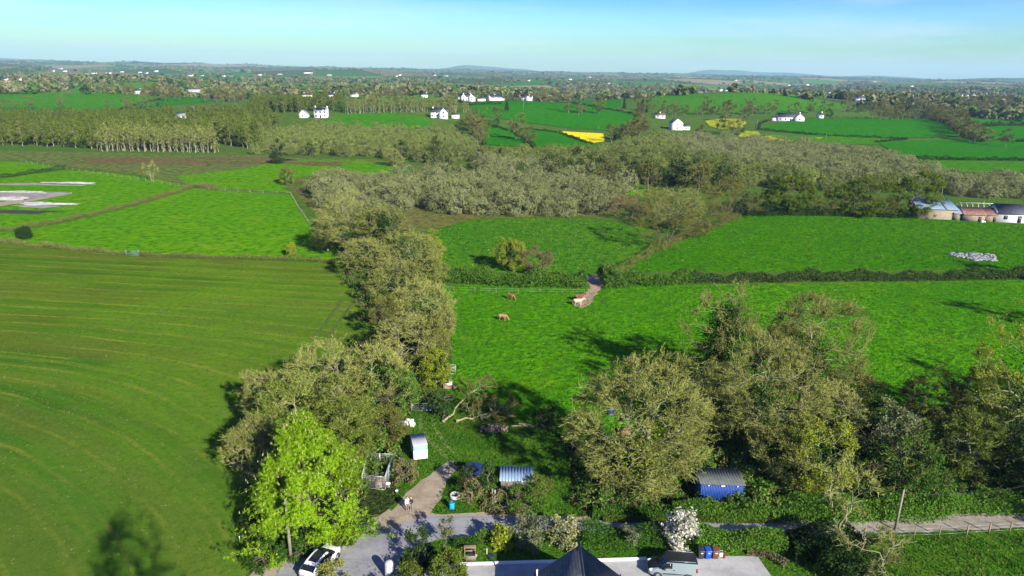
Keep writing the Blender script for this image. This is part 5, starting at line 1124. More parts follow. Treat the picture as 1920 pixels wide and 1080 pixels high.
# blue drum, well ring
t = thing('water_barrel', at(847, 954), 0, 'bright blue plastic barrel with a black top standing by the lane', 'barrel')
MB().lathe([(.001, 0), (.27, 0), (.29, .05), (.29, .26), (.30, .29), (.29, .32), (.29, .56), (.30, .59), (.29, .62), (.28, .82), (.26, .84), (.001, .84)], 22).build('drum', C_['blue_plastic'], t, True); MB().lathe([(.275, .82), (.295, .83), (.295, .90), (.24, .90), (.24, .82)], 22).build('rim_ring', C_['dark_plastic'], t)
o = MB().lathe([(.55, 0), (.55, .38), (.40, .38), (.40, .0)], 28).build('well_ring', C_['block']); o.location = at(853, 932); tag(o, 'concrete ring half buried in dead brambles', 'concrete ring')
# navy cart in shade and the overgrown tin shed
t = thing('small_trailer', at(884, 897), -12, 'navy blue box trailer parked in deep shade beside the ivy pillar', 'trailer'); box(t, 'box', 'navy_paint', -.9, .9, 0, 1.5, .5, 1.05); box(t, 'cover', 'navy_paint', -.94, .94, -.04, 1.54, 1.053, 1.16)
for s in (-1, 1): wheel(t, s * 1.0, .75, .32, .2)
MB().bar((0, 0, .5), (0, -1.2, .45), .08).build('drawbar', C_['galvanised'], t)
t = thing('tin_shed', at(967, 921), -2, 'low shed with a blue-grey corrugated roof, smothered in brambles', 'shed'); box(t, 'wall', 'old_timber', -1.65, 1.65, 0, 1.3, 0, 1.25); corr(-1.85, 1.85, -.2, 1.30, 2.0, 1.85, 11, .05, .03).build('roof', C_['barn_roof'], t)
def postat(u, v, h, label, m='old_timber', w_=.12): 
    o = MB().box(-w_ / 2, w_ / 2, -w_ / 2, w_ / 2, -.2, h).build('fence_post', C_[m], None, bevel=.01); o.location = at(u, v); tag(o, label, 'post')
postat(923, 942, 1.7, 'dark leaning gatepost below the ivy pillar', w_=.16); postat(928, 943, 1.6, 'grey gatepost close beside the dark one', 'block', .12); postat(885, 940, 1.2, 'short post in the dead brambles by the well ring'); postat(450, 1018, .8, 'lone white marker stake at the striped field edge', 'white_plastic', .05)
# blue timber shed, block wall, pallet, step ladder
t = thing('blue_shed', at(1350, 945), -2, 'deep blue plank shed with a dark corrugated roof and three white lamps', 'shed'); w_ = MB().box(-2.25, 2.25, 0, 2.4, 0, 2.45)
for i in range(27): x = -2.22 + i * .166; w_.box(x, x + .148, -.022, 0, .03, 2.43)
w_ = w_.build('wall', C_['shed_blue'], t); corr(-2.42, 2.42, -.2, 2.48, 2.6, 2.75, 16, .03, .03).build('roof', C_['felt'], t)
for x, ww in ((-1.45, .12), (.05, .4), (1.6, .12)): box(w_, 'lamp', 'lamp_glass', x - ww / 2, x + ww / 2, -.12, -.024, 2.22, 2.34)
t = thing('block_wall', at(1410, 884), -1, 'low grey block wall behind the blue shed', 'wall'); m = MB()
for r_ in range(3):
    for i in range(11): x = -2.7 + i * .48 + (.24 if r_ % 2 else 0); m.box(x, x + .465, 0, .2, r_ * .235, r_ * .235 + .225)
m.build('block', C_['block'], t)['kind'] = 'stuff'; MB().box(-2.72, 2.8, -.03, .23, .708, .76).build('coping', C_['stone'], t)
t = thing('pallet', at(1399, 871), 3, 'wooden pallet standing on edge against the grey block wall', 'pallet'); m = MB(); t.location.z = .74
for z in np.arange(.02, 1.0, .165): m.box(-.55, .55, 0, .03, z, z + .1)
for x in (-.5, 0, .5): m.box(x - .045, x + .045, .03, .12, 0, 1.05)
m.build('slat', C_['orange_timber'], t)
t = thing('step_ladder', at(1360, 887), 4, 'yellowish wooden ladder leaning at the left end of the block wall', 'ladder'); m = MB()
for x in (-.22, .22): m.bar((x, 0, 0), (x * .8, .5, 1.9), .06)
m.build('rail', C_['orange_timber'], t); m = MB()
for k in range(1, 7): m.bar((-.21, .5 * k / 7, 1.9 * k / 7), (.21, .5 * k / 7, 1.9 * k / 7), .05)
m.build('rung', C_['orange_timber'], t)
t = thing('drum', at(1146, 778), 0, 'faded blue drum glimpsed through the branches of the great oak', 'barrel'); MB().lathe([(.001, 0), (.36, 0), (.38, .05), (.38, .9), (.34, .95), (.001, .95)], 18).build('drum_wall', C_['bin_blue'], t, True)
o = lump(.9, .6, .4, 77).build('scrap_heap', C_['rust'], None, True); o.location = at(1172, 812); tag(o, 'rusty scrap heap glimpsed under the great oak', 'scrap heap')
# barn group at the right
p = at(1756, 411); t = thing('barn', p, -7, 'farm barn with a pale blue tin roof and tan block front', 'barn'); m = MB(); L_ = 12.2
m.add([(-L_ / 2, 0, -.5), (L_ / 2, 0, -.5), (L_ / 2, 9, -.5), (-L_ / 2, 9, -.5), (-L_ / 2, 0, 3.3), (L_ / 2, 0, 3.3), (L_ / 2, 9, 5.6), (-L_ / 2, 9, 5.6)], [(0, 1, 5, 4), (1, 2, 6, 5), (2, 3, 7, 6), (3, 0, 4, 7), (4, 5, 6, 7)]); w_ = m.build('wall', C_['tan_block'], t)
for x in (-1.2,): MB().box(x - .05, x + .05, -.03, -.002, 0, 3.2).build('wall_joint', C_['old_timber'], w_)
r_ = corr(-L_ / 2 - .2, L_ / 2 + .2, -.4, 3.32, 9.3, 5.8, 26, .05, .05).build('roof', C_['barn_roof'], t); m = MB(); m.add([(2.2, -.42, 3.48), (2.9, -.42, 3.48), (3.6, 9.3, 5.98), (2.9, 9.3, 5.98)], [(0, 1, 2, 3)]); o = m.build('roof_sheet', C_['barn_dark'], r_); s_ = o.modifiers.new('thick', 'SOLIDIFY'); s_.thickness = .05
def leanto(u, v, wpx, label, rm, h=2.0, blue=False):
    p = at(u, v); L_ = wpx * proj(p)[2] / F; t = thing('lean_to', p, -8, label, 'shed'); box(t, 'wall', 'tan_block', -L_ / 2, L_ / 2, 0, 4, -.4, h, bev=0); corr(-L_ / 2 - .1, L_ / 2 + .1, -.35, h + .05, 4.2, h + 1.9, 12, .05, .05).build('roof', C_[rm], t)
    box(t, 'door', 'dark_plastic', L_ * .2, L_ * .2 + .9, -.05, -.003, 0, 1.6, bev=0)
leanto(1796, 413, 18, 'narrow pale blue roofed lean-to joining barn and rusty sheds', 'barn_roof', 2.2); leanto(1825, 415, 38, 'long lean-to shed with a rust-red tin roof', 'rust', 2.1); leanto(1856, 416, 22, 'short lean-to shed with a pinkish rusty roof', 'rust', 2.1)
t = thing('polytunnel_frame', at(1832, 396), -4, 'bare white polytunnel hoops behind the rusty sheds', 'tunnel frame')
for i in range(8):
    x = -6.5 + i * 1.9; MB().tube([(x, 1.8 * cos(a), 1.4 + 1.5 * sin(a)) if a >= 0 else (x, 1.8 * cos(a), 1.4) for a in np.linspace(0, pi, 9)], [.05] * 9, 6).build('hoop', C_['white_plastic'], t); MB().bar((x, -1.8, 0), (x, -1.8, 1.4), .09).bar((x, 1.8, 0), (x, 1.8, 1.4), .09).build('leg', C_['white_plastic'], t)
MB().bar((-6.5, 0, 2.9), (6.8, 0, 2.9), .08).bar((-6.5, -1.8, 1.4), (6.8, -1.8, 1.4), .08).build('ridge_rail', C_['white_plastic'], t)
house(1910, 418, 74, 'white bungalow with a long dark slate roof at the right edge behind the big pasture', R(-7), 2.9, 2.4, 8, 'white', 'slate', chim=(), wins=3, block=False)
o = lump(1.0, .7, .5, 88).build('boulder', C_['white_paint'], None, True); o.location = at(1842, 417); o.scale = (.7, .7, .6); tag(o, 'small white heap in front of the rusty sheds', 'heap')
# rubble heap in the pasture
c = at(1830, 482); t = thing('rubble_heap', c, 0, 'pale grey heap of rubble in the middle of the big pasture', 'rubble'); m = MB(); q = np.random.default_rng(9)
for i in range(420):
    a, r_ = q.uniform(0, 6.28), q.random() ** .5; x, y = 5.0 * r_ * cos(a) * (1 + .3 * sin(3 * a)), 5.2 * r_ * sin(a) * (1 + .3 * cos(2 * a)); s = q.uniform(.10, .36); v = q.uniform(-1, 1, (8, 3)) * .25 + np.array([(x_, y_, z_) for z_ in (-1, 1) for x_, y_ in ((-1, -1), (1, -1), (1, 1), (-1, 1))])
    rr_ = q.uniform(0, 3); Rm = np.array([[cos(rr_), -sin(rr_), 0], [sin(rr_), cos(rr_), 0], [0, 0, 1]]); m.add(v * s * np.array([1.2, 1, .55]) @ Rm.T + np.array([x, y, .06 + .12 * (1 - r_)]), [(3, 2, 1, 0), (4, 5, 6, 7), (0, 1, 5, 4), (1, 2, 6, 5), (2, 3, 7, 6), (3, 0, 4, 7)])
m.build('stone', C_['stone'], t)['kind'] = 'stuff'
# fences
def fence(px, sp, h, label, m='timber', wires=(.3, .65, 1.0), pw=.11, tall_=None):
    P = [at(u, v) for u, v in px]; t = thing('post_and_wire_fence', P[0], 0, label, 'fence'); o0 = P[0]; posts = []; me = MB().box(-pw / 2, pw / 2, -pw / 2, pw / 2, -.2, h).mesh('post', C_[m])
    for a, b in zip(P, P[1:]):
        n = max(1, round((b - a).length / sp))
        for i in range(n): posts.append(a + (b - a) * (i / n))
    posts.append(P[-1])
    for x in posts: o = bpy.data.objects.new('post', me); col.objects.link(o); o.parent = t; o.location = x - o0; o.rotation_euler = (rnd.uniform(-.04, .04), rnd.uniform(-.04, .04), rnd.uniform(0, 1))
    for z in wires:
        w_ = MB()
        for a, b in zip(posts, posts[1:]): w_.bar((a.x - o0.x, a.y - o0.y, a.z - o0.z + z), (b.x - o0.x, b.y - o0.y, b.z - o0.z + z), .012)
        w_.build('wire', C_['galvanised'], t)
fence([(1450, 1012), (1620, 1010), (1760, 1006), (1812, 1003), (1854, 1000), (1930, 996), (2080, 985)], 2.9, 1.2, 'post and wire fence of pale stakes along the lane in front of the rough paddock', 'timber')
fence([(545, 365), (560, 392), (580, 420), (604, 446)], 3.6, 1.25, 'post and wire fence between the bright meadow and the willow scrub', 'pale' if False else 'timber')
fence([(40, 304), (125, 318), (230, 334), (352, 352)], 5, 1.25, 'post and wire fence dividing the brown marsh from the upper left meadow', 'timber'); fence([(400, 357), (470, 362), (545, 365)], 5, 1.25, 'post and wire fence along the top of the bright meadow', 'timber')
fence([(812, 545), (930, 550), (1095, 551)], 4.5, 1.1, 'thin wire fence in front of the thick green hedge', 'old_timber', (.5, 1.0), .08)
# utility poles and cables
def pole(u, vb, vt, label, name='utility_pole', r=.14, group=None, arm=True):
    p = at(u, vb); H = tall(p, vt); t = thing(name, p, 12, label, 'pole', group); MB().tube([(0, 0, -.3), (0, 0, H)], [r, r * .7], 10).build('mast', C_['pole_wood'], t)
    if arm:
        MB().box(-.7, .7, -.06, .06, H - .45, H - .33).build('crossarm', C_['pole_wood'], t)
        for x in (-.6, 0, .6): MB().lathe([(.04, 0), (.07, .05), (.07, .12), (.03, .16), (.001, .16)], 10, 0, (x, 0, H - .33)).build('insulator', C_['lamp_glass'], t)
    return p, H
p1, H1 = pole(546, 1052, 935, 'wooden utility pole standing in front of the lime green chestnut', r=.17, arm=False)
p2, H2 = pole(1678, 994, 918, 'wooden utility pole beside the right-hand lane', r=.14, arm=False)
m = MB(); a = p2 + Vector((0, 0, H2 - .2)); b = atz(2000, 888, 8.0); n = 14
pts = [a + (b - a) * (i / n) - Vector((0, 0, 1.2 * 4 * (i / n) * (1 - i / n))) for i in range(n + 1)]
m.tube([tuple(x) for x in pts], [.02] * (n + 1), 5); tag(m.build('overhead_cable', C_['dark_plastic']), 'overhead cable running right from the leaning pole', 'cable')
for i, (u, vb, vt) in enumerate([(307, 218, 198), (981, 207, 191), (1085, 220, 207), (1122, 245, 236), (1165, 200, 184), (1418, 245, 224), (842, 186, 172), (247, 198, 190), (1640, 210, 196), (1735, 207, 195), (1842, 392, 376), (1764, 372, 354), (1548, 265, 250)]):
    pole(u, vb, vt, 'one of the thin distant utility poles standing in the fields', r=.13, group='distant utility poles', arm=False)
# ---- garden
G_ = lambda u, v: at(u, v)
def strip(name, px, h, wd, m, label, cat):
    P = [at(u, v) for u, v in px]; mb = MB()
    for a, b in zip(P, P[1:]): mb.bar((a.x, a.y, h / 2 - .05), (b.x, b.y, h / 2 - .05), wd, h + .1)
    return tag(mb.build(name, C_[m], None, bevel=.01), label, cat)
strip('garden_kerb', [(742, 1066), (870, 1059), (1050, 1054), (1212, 1049)], .22, .24, 'kerb', 'long white kerb between the garden lawn and the concrete drive', 'kerb')
p = at(730, 1082); t = thing('gate_pillar', p, 0, 'stout round-topped whitewashed stone gate pillar beside the lane', 'pillar'); m = MB(); m.lathe([(.40, -.1), (.40, 1.45), (.36, 1.62), (.24, 1.74), (.001, 1.78)], 20); m.build('shaft', C_['block'], t, True)
t = thing('planter_bench', at(881, 1046), 2, 'square wooden planter with a covered back standing on the garden lawn', 'planter')
m = MB(); m.box(-.55, .55, -.45, -.38, 0, .55).box(-.55, .55, .38, .45, 0, .55).box(-.55, -.48, -.38, .38, 0, .55).box(.48, .55, -.38, .38, 0, .55); m.build('box_side', C_['old_timber'], t); box(t, 'shelf', 'timber', -.57, .57, .05, .5, 1.02, 1.07); m = MB(); [m.box(x - .04, x + .04, y - .04, y + .04, .55, 1.02) for x in (-.5, .5) for y in (.09, .42)]; m.build('leg', C_['old_timber'], t); box(t, 'soil', 'dark_plastic', -.48, .48, -.38, .38, .1, .42, bev=0)
bucket(892, 1045, 'small white pot right of the square wooden planter', r=.12, h=.2); postat(913, 1040, .7, 'thin pale stake on the garden lawn', 'white_plastic', .05)
o = MB().lathe([(.001, .02), (.3, .02), (.36, .1), (.3, .12), (.001, .1)], 18).build('manhole', C_['dark_plastic']); o.location = at(920, 1043); tag(o, 'dark round drain cover on the garden lawn', 'drain cover')
# stone-free house at the bottom: slate gable roof seen from above
apex = atz(1086, 1020, 6.2); er = atz(1160, 1064, 3.3); hw_ = er.x - apex.x
e_ = empty('bungalow', (apex.x, apex.y, 0), 0, 'dark slate roofed house whose gable points up at the bottom edge', 'house'); m = MB(); prism(m, -hw_ + .35, hw_ - .35, -14, -.35, -.1, 3.3, 2.75, 'y'); wo = m.build('wall', MW['white'], e_)
m = MB(); slabs(m, -hw_ + .35, hw_ - .35, -14, -.35, 3.3, 2.75, 'y', .35, .14); ro = m.build('roof', C_['slate_near'], e_); m = MB(); m.bar((0, .2, 6.27), (0, -14.2, 6.27), .22, .12); m.build('ridge_tile', C_['slate_near'], ro)
m = MB()
for i in range(26): pass
x = atz(1007, 1068, 4.0); o = MB().tube([(x.x - apex.x, x.y - apex.y, 3.2), (x.x - apex.x, x.y - apex.y, 4.0)], [.07, .07], 10).build('flue', C_['white_plastic'], e_)
for s in (-1, 1): MB().bar((s * (hw_ + .05), .1, 3.08), (s * (hw_ + .05), -14, 3.08), .11).build('gutter', C_['dark_plastic'], ro)
# wheelie bins and odds
def wbin(u, v, m, label, deg=0):
    t = thing('wheelie_bin', at(u, v), deg, label, 'bin'); mb = MB(); mb.add([(-.24, -.24, .06), (.24, -.24, .06), (.24, .26, .06), (-.24, .26, .06), (-.29, -.34, .95), (.29, -.34, .95), (.29, .36, .95), (-.29, .36, .95)], [(3, 2, 1, 0), (4, 5, 6, 7), (0, 1, 5, 4), (1, 2, 6, 5), (2, 3, 7, 6), (3, 0, 4, 7)]); b = mb.build('body', C_[m], t, bevel=.02)
    l = MB(); l.add([(-.31, -.38, .96), (.31, -.38, .96), (.31, .4, .99), (-.31, .4, .99), (-.28, -.34, 1.02), (.28, -.34, 1.02), (.28, .34, 1.07), (-.28, .34, 1.07)], [(3, 2, 1, 0), (4, 5, 6, 7), (0, 1, 5, 4), (1, 2, 6, 5), (2, 3, 7, 6), (3, 0, 4, 7)]); l.build('lid', C_[m], t, bevel=.015)
    MB().box(-.1, .1, -.355, -.335, .72, .82).build('sticker', C_['white_plastic'], b); MB().bar((-.22, .42, .93), (.22, .42, .93), .035).build('handle', C_[m], t)
    for s in (-1, 1): wheel(t, s * .27, .27, .1, .06)
wbin(1313, 1046, 'dark_plastic', 'black wheelie bin, leftmost in the row of bins'); wbin(1326, 1046, 'bin_blue', 'bright blue wheelie bin in the row of bins', 3); wbin(1340, 1046, 'bin_brown', 'brown wheelie bin in the row of bins', -3)
t = thing('hose_reel', at(1350, 1045), 0, 'small cream and metal garden reel right of the bins', 'reel'); m = MB(); m.tube([(-.16, 0, .3), (.16, 0, .3)], [.2, .2], 14); m.build('drum', C_['cream_lid'], t); MB().bar((-.2, -.2, 0), (-.2, .1, .7), .04).bar((.2, -.2, 0), (.2, .1, .7), .04).bar((-.2, .1, .7), (.2, .1, .7), .04).build('frame', C_['galvanised'], t)
bucket(1357, 1046, 'bright red bucket at the right end of the bins', 'red_plastic', .15, .4)
# ---------------------------------------------------------------- vehicles
def loft(st, nz):
    """st: list of (x, [(y,z)...nz]) half sections; returns mirrored grid vertices and index table"""
    V = []; 
    for x, pr in st:
        for y, z in pr: V.append((x, -y, z))
        for y, z in pr[::-1]: V.append((x, y, z))
    return np.array(V), 2 * nz
def vehicle(name, p, deg, label, cat, st, nz, paint, glassf, rooff=None, roofm=None, wheels=(), wr=.32, wy=.75):
    """body lofted from sections; faces picked out as glass become parts of their own"""
    t = thing(name, p, deg, label, cat); V, n = loft(st, nz); groups = {}
    for i in range(len(st) - 1):
        for j in range(n - 1):
            jj = min(j, n - 2 - j); f = (i * n + j, i * n + j + 1, (i + 1) * n + j + 1, (i + 1) * n + j)
            side = 0 if j < n / 2 - 1 else 2 if j > n / 2 - 1 else 1
            k = glassf(i, jj, side) or ('roof' if rooff and rooff(i, jj, side) else 'body'); groups.setdefault(k, []).append(f)
    caps = [tuple(range(n - 1, -1, -1)), tuple((len(st) - 1) * n + k for k in range(n))]
    out_ = {}
    for k, fs in groups.items():
        used = sorted({a for f in fs for a in f} | ({a for c in caps for a in c} if k == 'body' else set())); mp_ = {a: b for b, a in enumerate(used)}
        m = MB(); m.add(V[used], [[mp_[a] for a in f] for f in fs])
        if k == 'body':
            for c in caps: m.f.append((np.array([[mp_[a] for a in c]]), 0))
            m.f.append((np.array([[mp_[i * n], mp_[(i + 1) * n], mp_[(i + 1) * n + n - 1], mp_[i * n + n - 1]] for i in range(len(st) - 1)]), 0))
        nm = k.rstrip('0123456789'); o = m.build(nm, C_[paint] if k == 'body' else (C_[roofm] if k == 'roof' else C_['car_glass']), t, True)
        out_[k] = o
    for x, s in [(x, s) for x in wheels for s in (-1, 1)]:
        wheel(t, x, s * wy, wr, .21, 'y'); a = MB(); a.lathe([(wr * .9, -.02), (wr * 1.16, -.02), (wr * 1.16, .02), (wr * .9, .02)], 22); o = a.build('wheel_arch', C_['dark_plastic'], out_['body']); o.rotation_euler = (R(90), 0, 0); o.location = (x, s * (wy + .10), wr)
    return t, out_
# grey panel van: x forward
def vs_(x, wl, wt, zb, zw, zt, mid=None): return (x, [(wl * .86, zb), (wl, zb + .12), (wl * 1.0, zw * .78), (wl * .985, zw), (wt, zt - .06), (wt * .72, zt)])
van = [vs_(-2.18, .84, .76, .34, 1.12, 1.76), vs_(-2.1, .90, .80, .25, 1.14, 1.80), vs_(-.4, .90, .80, .22, 1.14, 1.82), vs_(.52, .90, .78, .22, 1.12, 1.80), vs_(.62, .90, .77, .22, 1.12, 1.79), vs_(1.28, .89, .70, .22, 1.06, 1.14), vs_(1.85, .84, .60, .24, .92, .98), vs_(2.1, .74, .50, .30, .74, .80), vs_(2.2, .58, .40, .36, .62, .66)]
def vg(i, j, side):
    if i == 3 and j == 3 and side != 1: return None
    if i == 4 and (j >= 4 or side == 1): return 'windscreen'
    if i == 2 and j == 3 and side != 1: return None
    if i == 4 and j == 3: return 'side_window%d' % side
    return None
q0 = at(1258, 1074); t, parts_ = vehicle('panel_van', (q0.x, q0.y, 0), 176, 'dark blue-grey panel van with a black roof parked on the concrete drive', 'van', van, 6, 'metallic_grey', vg, lambda i, j, s: (j >= 4 or s == 1), 'black_roof', (-1.35, 1.35), .33, .80)
b = parts_['body']
for s in (-1, 1):
    m = MB(); m.add([(.10, s * .893, 1.16), (.62, s * .893, 1.16), (.98, s * .86, 1.16), (.56, s * .80, 1.66), (.10, s * .805, 1.68)], [(0, 1, 2, 3, 4) if s < 0 else (4, 3, 2, 1, 0)]); o = m.build('side_window', C_['car_glass'], b); o.modifiers.new('thick', 'SOLIDIFY').thickness = .03
    MB().box(.72, .90, s * 1.0 - .1, s * 1.0 + .1, 1.08, 1.26).build('wing_mirror', C_['dark_plastic'], b, bevel=.03)
    lump(.20, .13, .09, 5).build('headlight', C_['lamp_glass'], b, True).location = (1.93, s * .66, .74)
    MB().box(-2.2, -2.05, s * .86 - .05, s * .86 + .05, .9, 1.3).build('tail_light', C_['tail_red'], b); MB().box(-1.7, .9, s * .90 - .015, s * .90 + .015, .55, .64).build('side_moulding', C_['dark_plastic'], b); MB().box(-.15, .02, s * .91 - .02, s * .91 + .02, 1.0, 1.04).build('door_handle', C_['dark_plastic'], b); MB().bar((-2.0, s * .70, 1.86), (.4, s * .70, 1.86), .035).build('roof_rail', C_['metallic_grey'], b)
# white coupe-backed car facing away up the lane
def cs_(x, wl, wt, zb, zw, zt): return (x, [(wl * .88, zb), (wl, zb + .14), (wl, zw * .75), (wl * .96, zw), (wt, zt - .04), (wt * .7, zt)])
car = [cs_(-2.2, .74, .60, .45, .92, 1.02), cs_(-2.05, .86, .68, .30, .98, 1.12), cs_(-1.55, .91, .66, .25, 1.02, 1.36), cs_(-1.2, .92, .66, .24, 1.02, 1.46), cs_(-.2, .92, .66, .24, 1.00, 1.55), cs_(.45, .92, .66, .24, .98, 1.47), cs_(1.25, .91, .70, .24, .96, 1.06), cs_(1.85, .87, .66, .27, .88, .95), cs_(2.15, .74, .54, .34, .72, .78), cs_(2.24, .56, .42, .42, .60, .64)]
def cg(i, j, side):
    if i == 5 and (j >= 4 or side == 1): return 'windscreen'
    if i == 1 and (j >= 4 or side == 1): return 'rear_window'
    if i == 3 and (side == 1): return 'sunroof'
    if i == 4 and (side == 1): return 'sunroof'
    if j == 3 and 2 <= i <= 5 and side != 1: return 'side_window%d' % side
    return None
A, B = at(580, 1086), at(622, 1040); mid = (A + B) / 2; az = math.degrees(math.atan2(B.y - A.y, B.x - A.x))
t, parts_ = vehicle('car', (mid.x, mid.y, 0), az, 'white car with a black glass roof parked at the lane side under the chestnut', 'car', car, 6, 'car_white', cg, None, None, (-1.32, 1.38), .34, .82)
b = parts_['body']
for s in (-1, 1):
    MB().box(.55, .75, s * 1.02 - .1, s * 1.02 + .1, 1.0, 1.14).build('wing_mirror', C_['car_white'], b, bevel=.03); lump(.2, .14, .07, 6).build('headlight', C_['lamp_glass'], b, True).location = (1.95, s * .64, .72); MB().box(-2.2, -2.0, s * .70 - .14, s * .70 + .14, .84, .94).build('tail_light', C_['tail_red'], b); MB().box(-.25, -.05, s * .935 - .015, s * .935 + .015, .86, .90).build('door_handle', C_['car_white'], b); MB().box(-1.0, 1.0, s * .91 - .02, s * .91 + .02, .27, .36).build('sill', C_['dark_plastic'], b)
MB().box(-2.26, -2.1, -.7, .7, .34, .48).build('bumper', C_['dark_plastic'], b, bevel=.02); MB().box(-2.235, -2.2, -.26, .26, .62, .74).build('number_plate', C_['white_plastic'], b)
# ---------------------------------------------------------------- people and cattle
SK = M('skin', (.50, .30, .22), (.42, .25, .18), 3, .6); HAIRD = M('dark_hair', (.035, .024, .018), (.055, .036, .026), 9, .7); HAIRB = M('brown_hair', (.10, .062, .036), (.14, .088, .05), 9, .7)
def skin(name, V, E, Rr, m, parent, root=0, sub=1):
    me = bpy.data.meshes.new(name); me.from_pydata([tuple(v) for v in V], E, []); me.materials.append(m); o = bpy.data.objects.new(name, me); col.objects.link(o); o.parent = parent
    s = o.modifiers.new('skin', 'SKIN'); s.use_smooth_shade = True
    for i, d in enumerate(me.skin_vertices[0].data): r_ = Rr[i]; d.radius = r_ if isinstance(r_, tuple) else (r_, r_); d.use_root = i == root
    if sub: u = o.modifiers.new('smooth', 'SUBSURF'); u.levels = sub; u.render_levels = sub
    return o
def person(p, deg, label, top, trou, hairm, H=1.74, armpose=0, longhair=False):
    t = thing('person', p, deg, label, 'person'); k = H / 1.74; V, E, Rr = [], [], []
    def v(x, y, z, r, par=None):
        V.append((x * k, y * k, z * k)); Rr.append(r * k if not isinstance(r, tuple) else (r[0] * k, r[1] * k))
        if par is not None: E.append((par, len(V) - 1))
        return len(V) - 1
    pel = v(0, 0, .95, (.15, .11)); sp = v(0, -.01, 1.14, (.135, .10), pel); ch = v(0, 0, 1.32, (.16, .115), sp); nk = v(0, .0, 1.46, .06, ch); nk2 = v(0, -.015, 1.53, .055, nk); hd = v(0, -.03, 1.60, (.075, .09), nk2); hd2 = v(0, -.02, 1.69, (.07, .085), hd); v(0, 0, 1.735, .05, hd2); nose = v(0, -.125, 1.615, .014, hd)
    for s in (-1, 1):
        ear = v(s * .082, -.01, 1.62, .018, hd)
        sh = v(s * .19, 0, 1.40, .062, ch)
        if armpose == 0: el, wr, hn = (s * .25, .02, 1.12), (s * .22, -.10, .90), (s * .215, -.13, .82)
        else: el, wr, hn = (s * .25, -.06, 1.13), (s * .06, -.25, 1.16), (s * -.02, -.27, 1.18)
        e_ = v(*el, .044, sh); w_ = v(*wr, .031, e_); pm = v(*hn, (.040, .018), w_)
        d = np.array(hn) - np.array(wr); d = d / np.linalg.norm(d); sd = np.cross(d, [0, 0, 1] if abs(d[2]) < .8 else [0, 1, 0]); sd /= np.linalg.norm(sd)
        for f in range(4):
            o_ = np.array(hn) + sd * (f - 1.5) * .020 + d * .035; L_ = (.062, .078, .072, .055)[f]; a_ = v(*o_, .009, pm); b_ = v(*(o_ + d * L_ * .55 + np.array([0, -.01, -.004])), .0085, a_); v(*(o_ + d * L_ + np.array([0, -.02, -.012])), .007, b_)
        o_ = np.array(hn) - sd * .045; a_ = v(*o_, .011, pm); v(*(o_ + d * .045 - sd * .012), .009, a_)
        hp = v(s * .095, 0, .86, .088, pel); kn = v(s * .105, -.015, .50, .060, hp); an = v(s * .11, .02, .09, .040, kn); v(s * .12, -.13, .04, .036, an)
    skin('body', V, E, Rr, SK, t)
    # clothes
    def cl(nm, pts, E_, R_, m): return skin(nm, [tuple(c * k for c in x) for x in pts], E_, [tuple(a * k for a in r) if isinstance(r, tuple) else r * k for r in R_], m, t)
    P = [(0, 0, .79), (0, -.01, 1.05), (0, 0, 1.33), (0, 0, 1.44)]; E_ = [(0, 1), (1, 2), (2, 3)]; R_ = [(.20, .155), (.18, .14), (.18, .135), (.085, .085)]
    for s in (-1, 1):
        b_ = len(P); el = (s * .25, .02, 1.12) if armpose == 0 else (s * .25, -.06, 1.13); wr = (s * .222, -.09, .92) if armpose == 0 else (s * .08, -.235, 1.155)
        P += [(s * .195, 0, 1.40), el, wr]; E_ += [(2, b_), (b_, b_ + 1), (b_ + 1, b_ + 2)]; R_ += [.075, .057, .044]
    cl('jumper', P, E_, R_, top)
    P = [(0, 0, 1.04)]; E_ = []; R_ = [(.16, .12)]
    for s in (-1, 1):
        b_ = len(P); P += [(s * .095, 0, .84), (s * .105, -.015, .50), (s * .11, .018, .10)]; E_ += [(0, b_), (b_, b_ + 1), (b_ + 1, b_ + 2)]; R_ += [.102, .075, .062]
    cl('trousers', P, E_, R_, trou)
    for s in (-1, 1): cl('shoe', [(s * .112, .05, .045), (s * .118, -.06, .045), (s * .124, -.16, .035)], [(0, 1), (1, 2)], [.048, .05, .036], C_['dark_plastic'])
    hp_ = [(0, -.07, 1.735), (0, .0, 1.745), (0, .06, 1.68), (0, .07, 1.59), (0, .065, 1.45 if longhair else 1.54)]; cl('hair', hp_, [(0, 1), (1, 2), (2, 3), (3, 4)], [(.075, .04), (.10, .085), (.10, .075), (.09, .06), (.075, .04)], hairm)
    for s in (-1, 1): e_ = MB().lathe([(.001, -.009), (.009, 0), (.001, .009)], 8).build('eye', C_['dark_plastic'], t); e_.location = (s * .03 * k, -.112 * k, 1.635 * k)
    m_ = MB().box(-.022, .022, -.125, -.108, 1.565, 1.572).build('mouth', C_['red_felt'], t); m_.scale = (k, k, k)
    return t
PK = M('pale_pink_cloth', (.62, .48, .52), (.54, .41, .45), 6, .85); GT = M('grey_cloth', (.15, .14, .15), (.11, .105, .11), 6, .85); BT = M('black_cloth', (.020, .019, .022), (.032, .030, .034), 6, .85); GG = M('grey_green_cloth', (.15, .155, .13), (.12, .125, .10), 6, .85)
a = at(764, 958); b = at(771.5, 957)
person(a, 40, 'person in a pale pink top and grey trousers standing on the dirt track', PK, GT, HAIRD, 1.74, 0); person(b, -25, 'person in a black top with folded arms and grey-green trousers on the dirt track', BT, GG, HAIRB, 1.68, 1, True)
TANC = M('tan_hide', (.17, .066, .030), (.25, .12, .06), 1.2, .8, lo=.4, hi=.6); CREAM = M('cream_hide', (.46, .33, .235), (.36, .24, .16), 1.0, .8); BRN = M('brown_hide', (.085, .045, .026), (.13, .07, .04), 1.2, .8); PALE_T = M('pale_tan_hide', (.20, .095, .048), (.32, .19, .12), 1.4, .8, lo=.4, hi=.6)
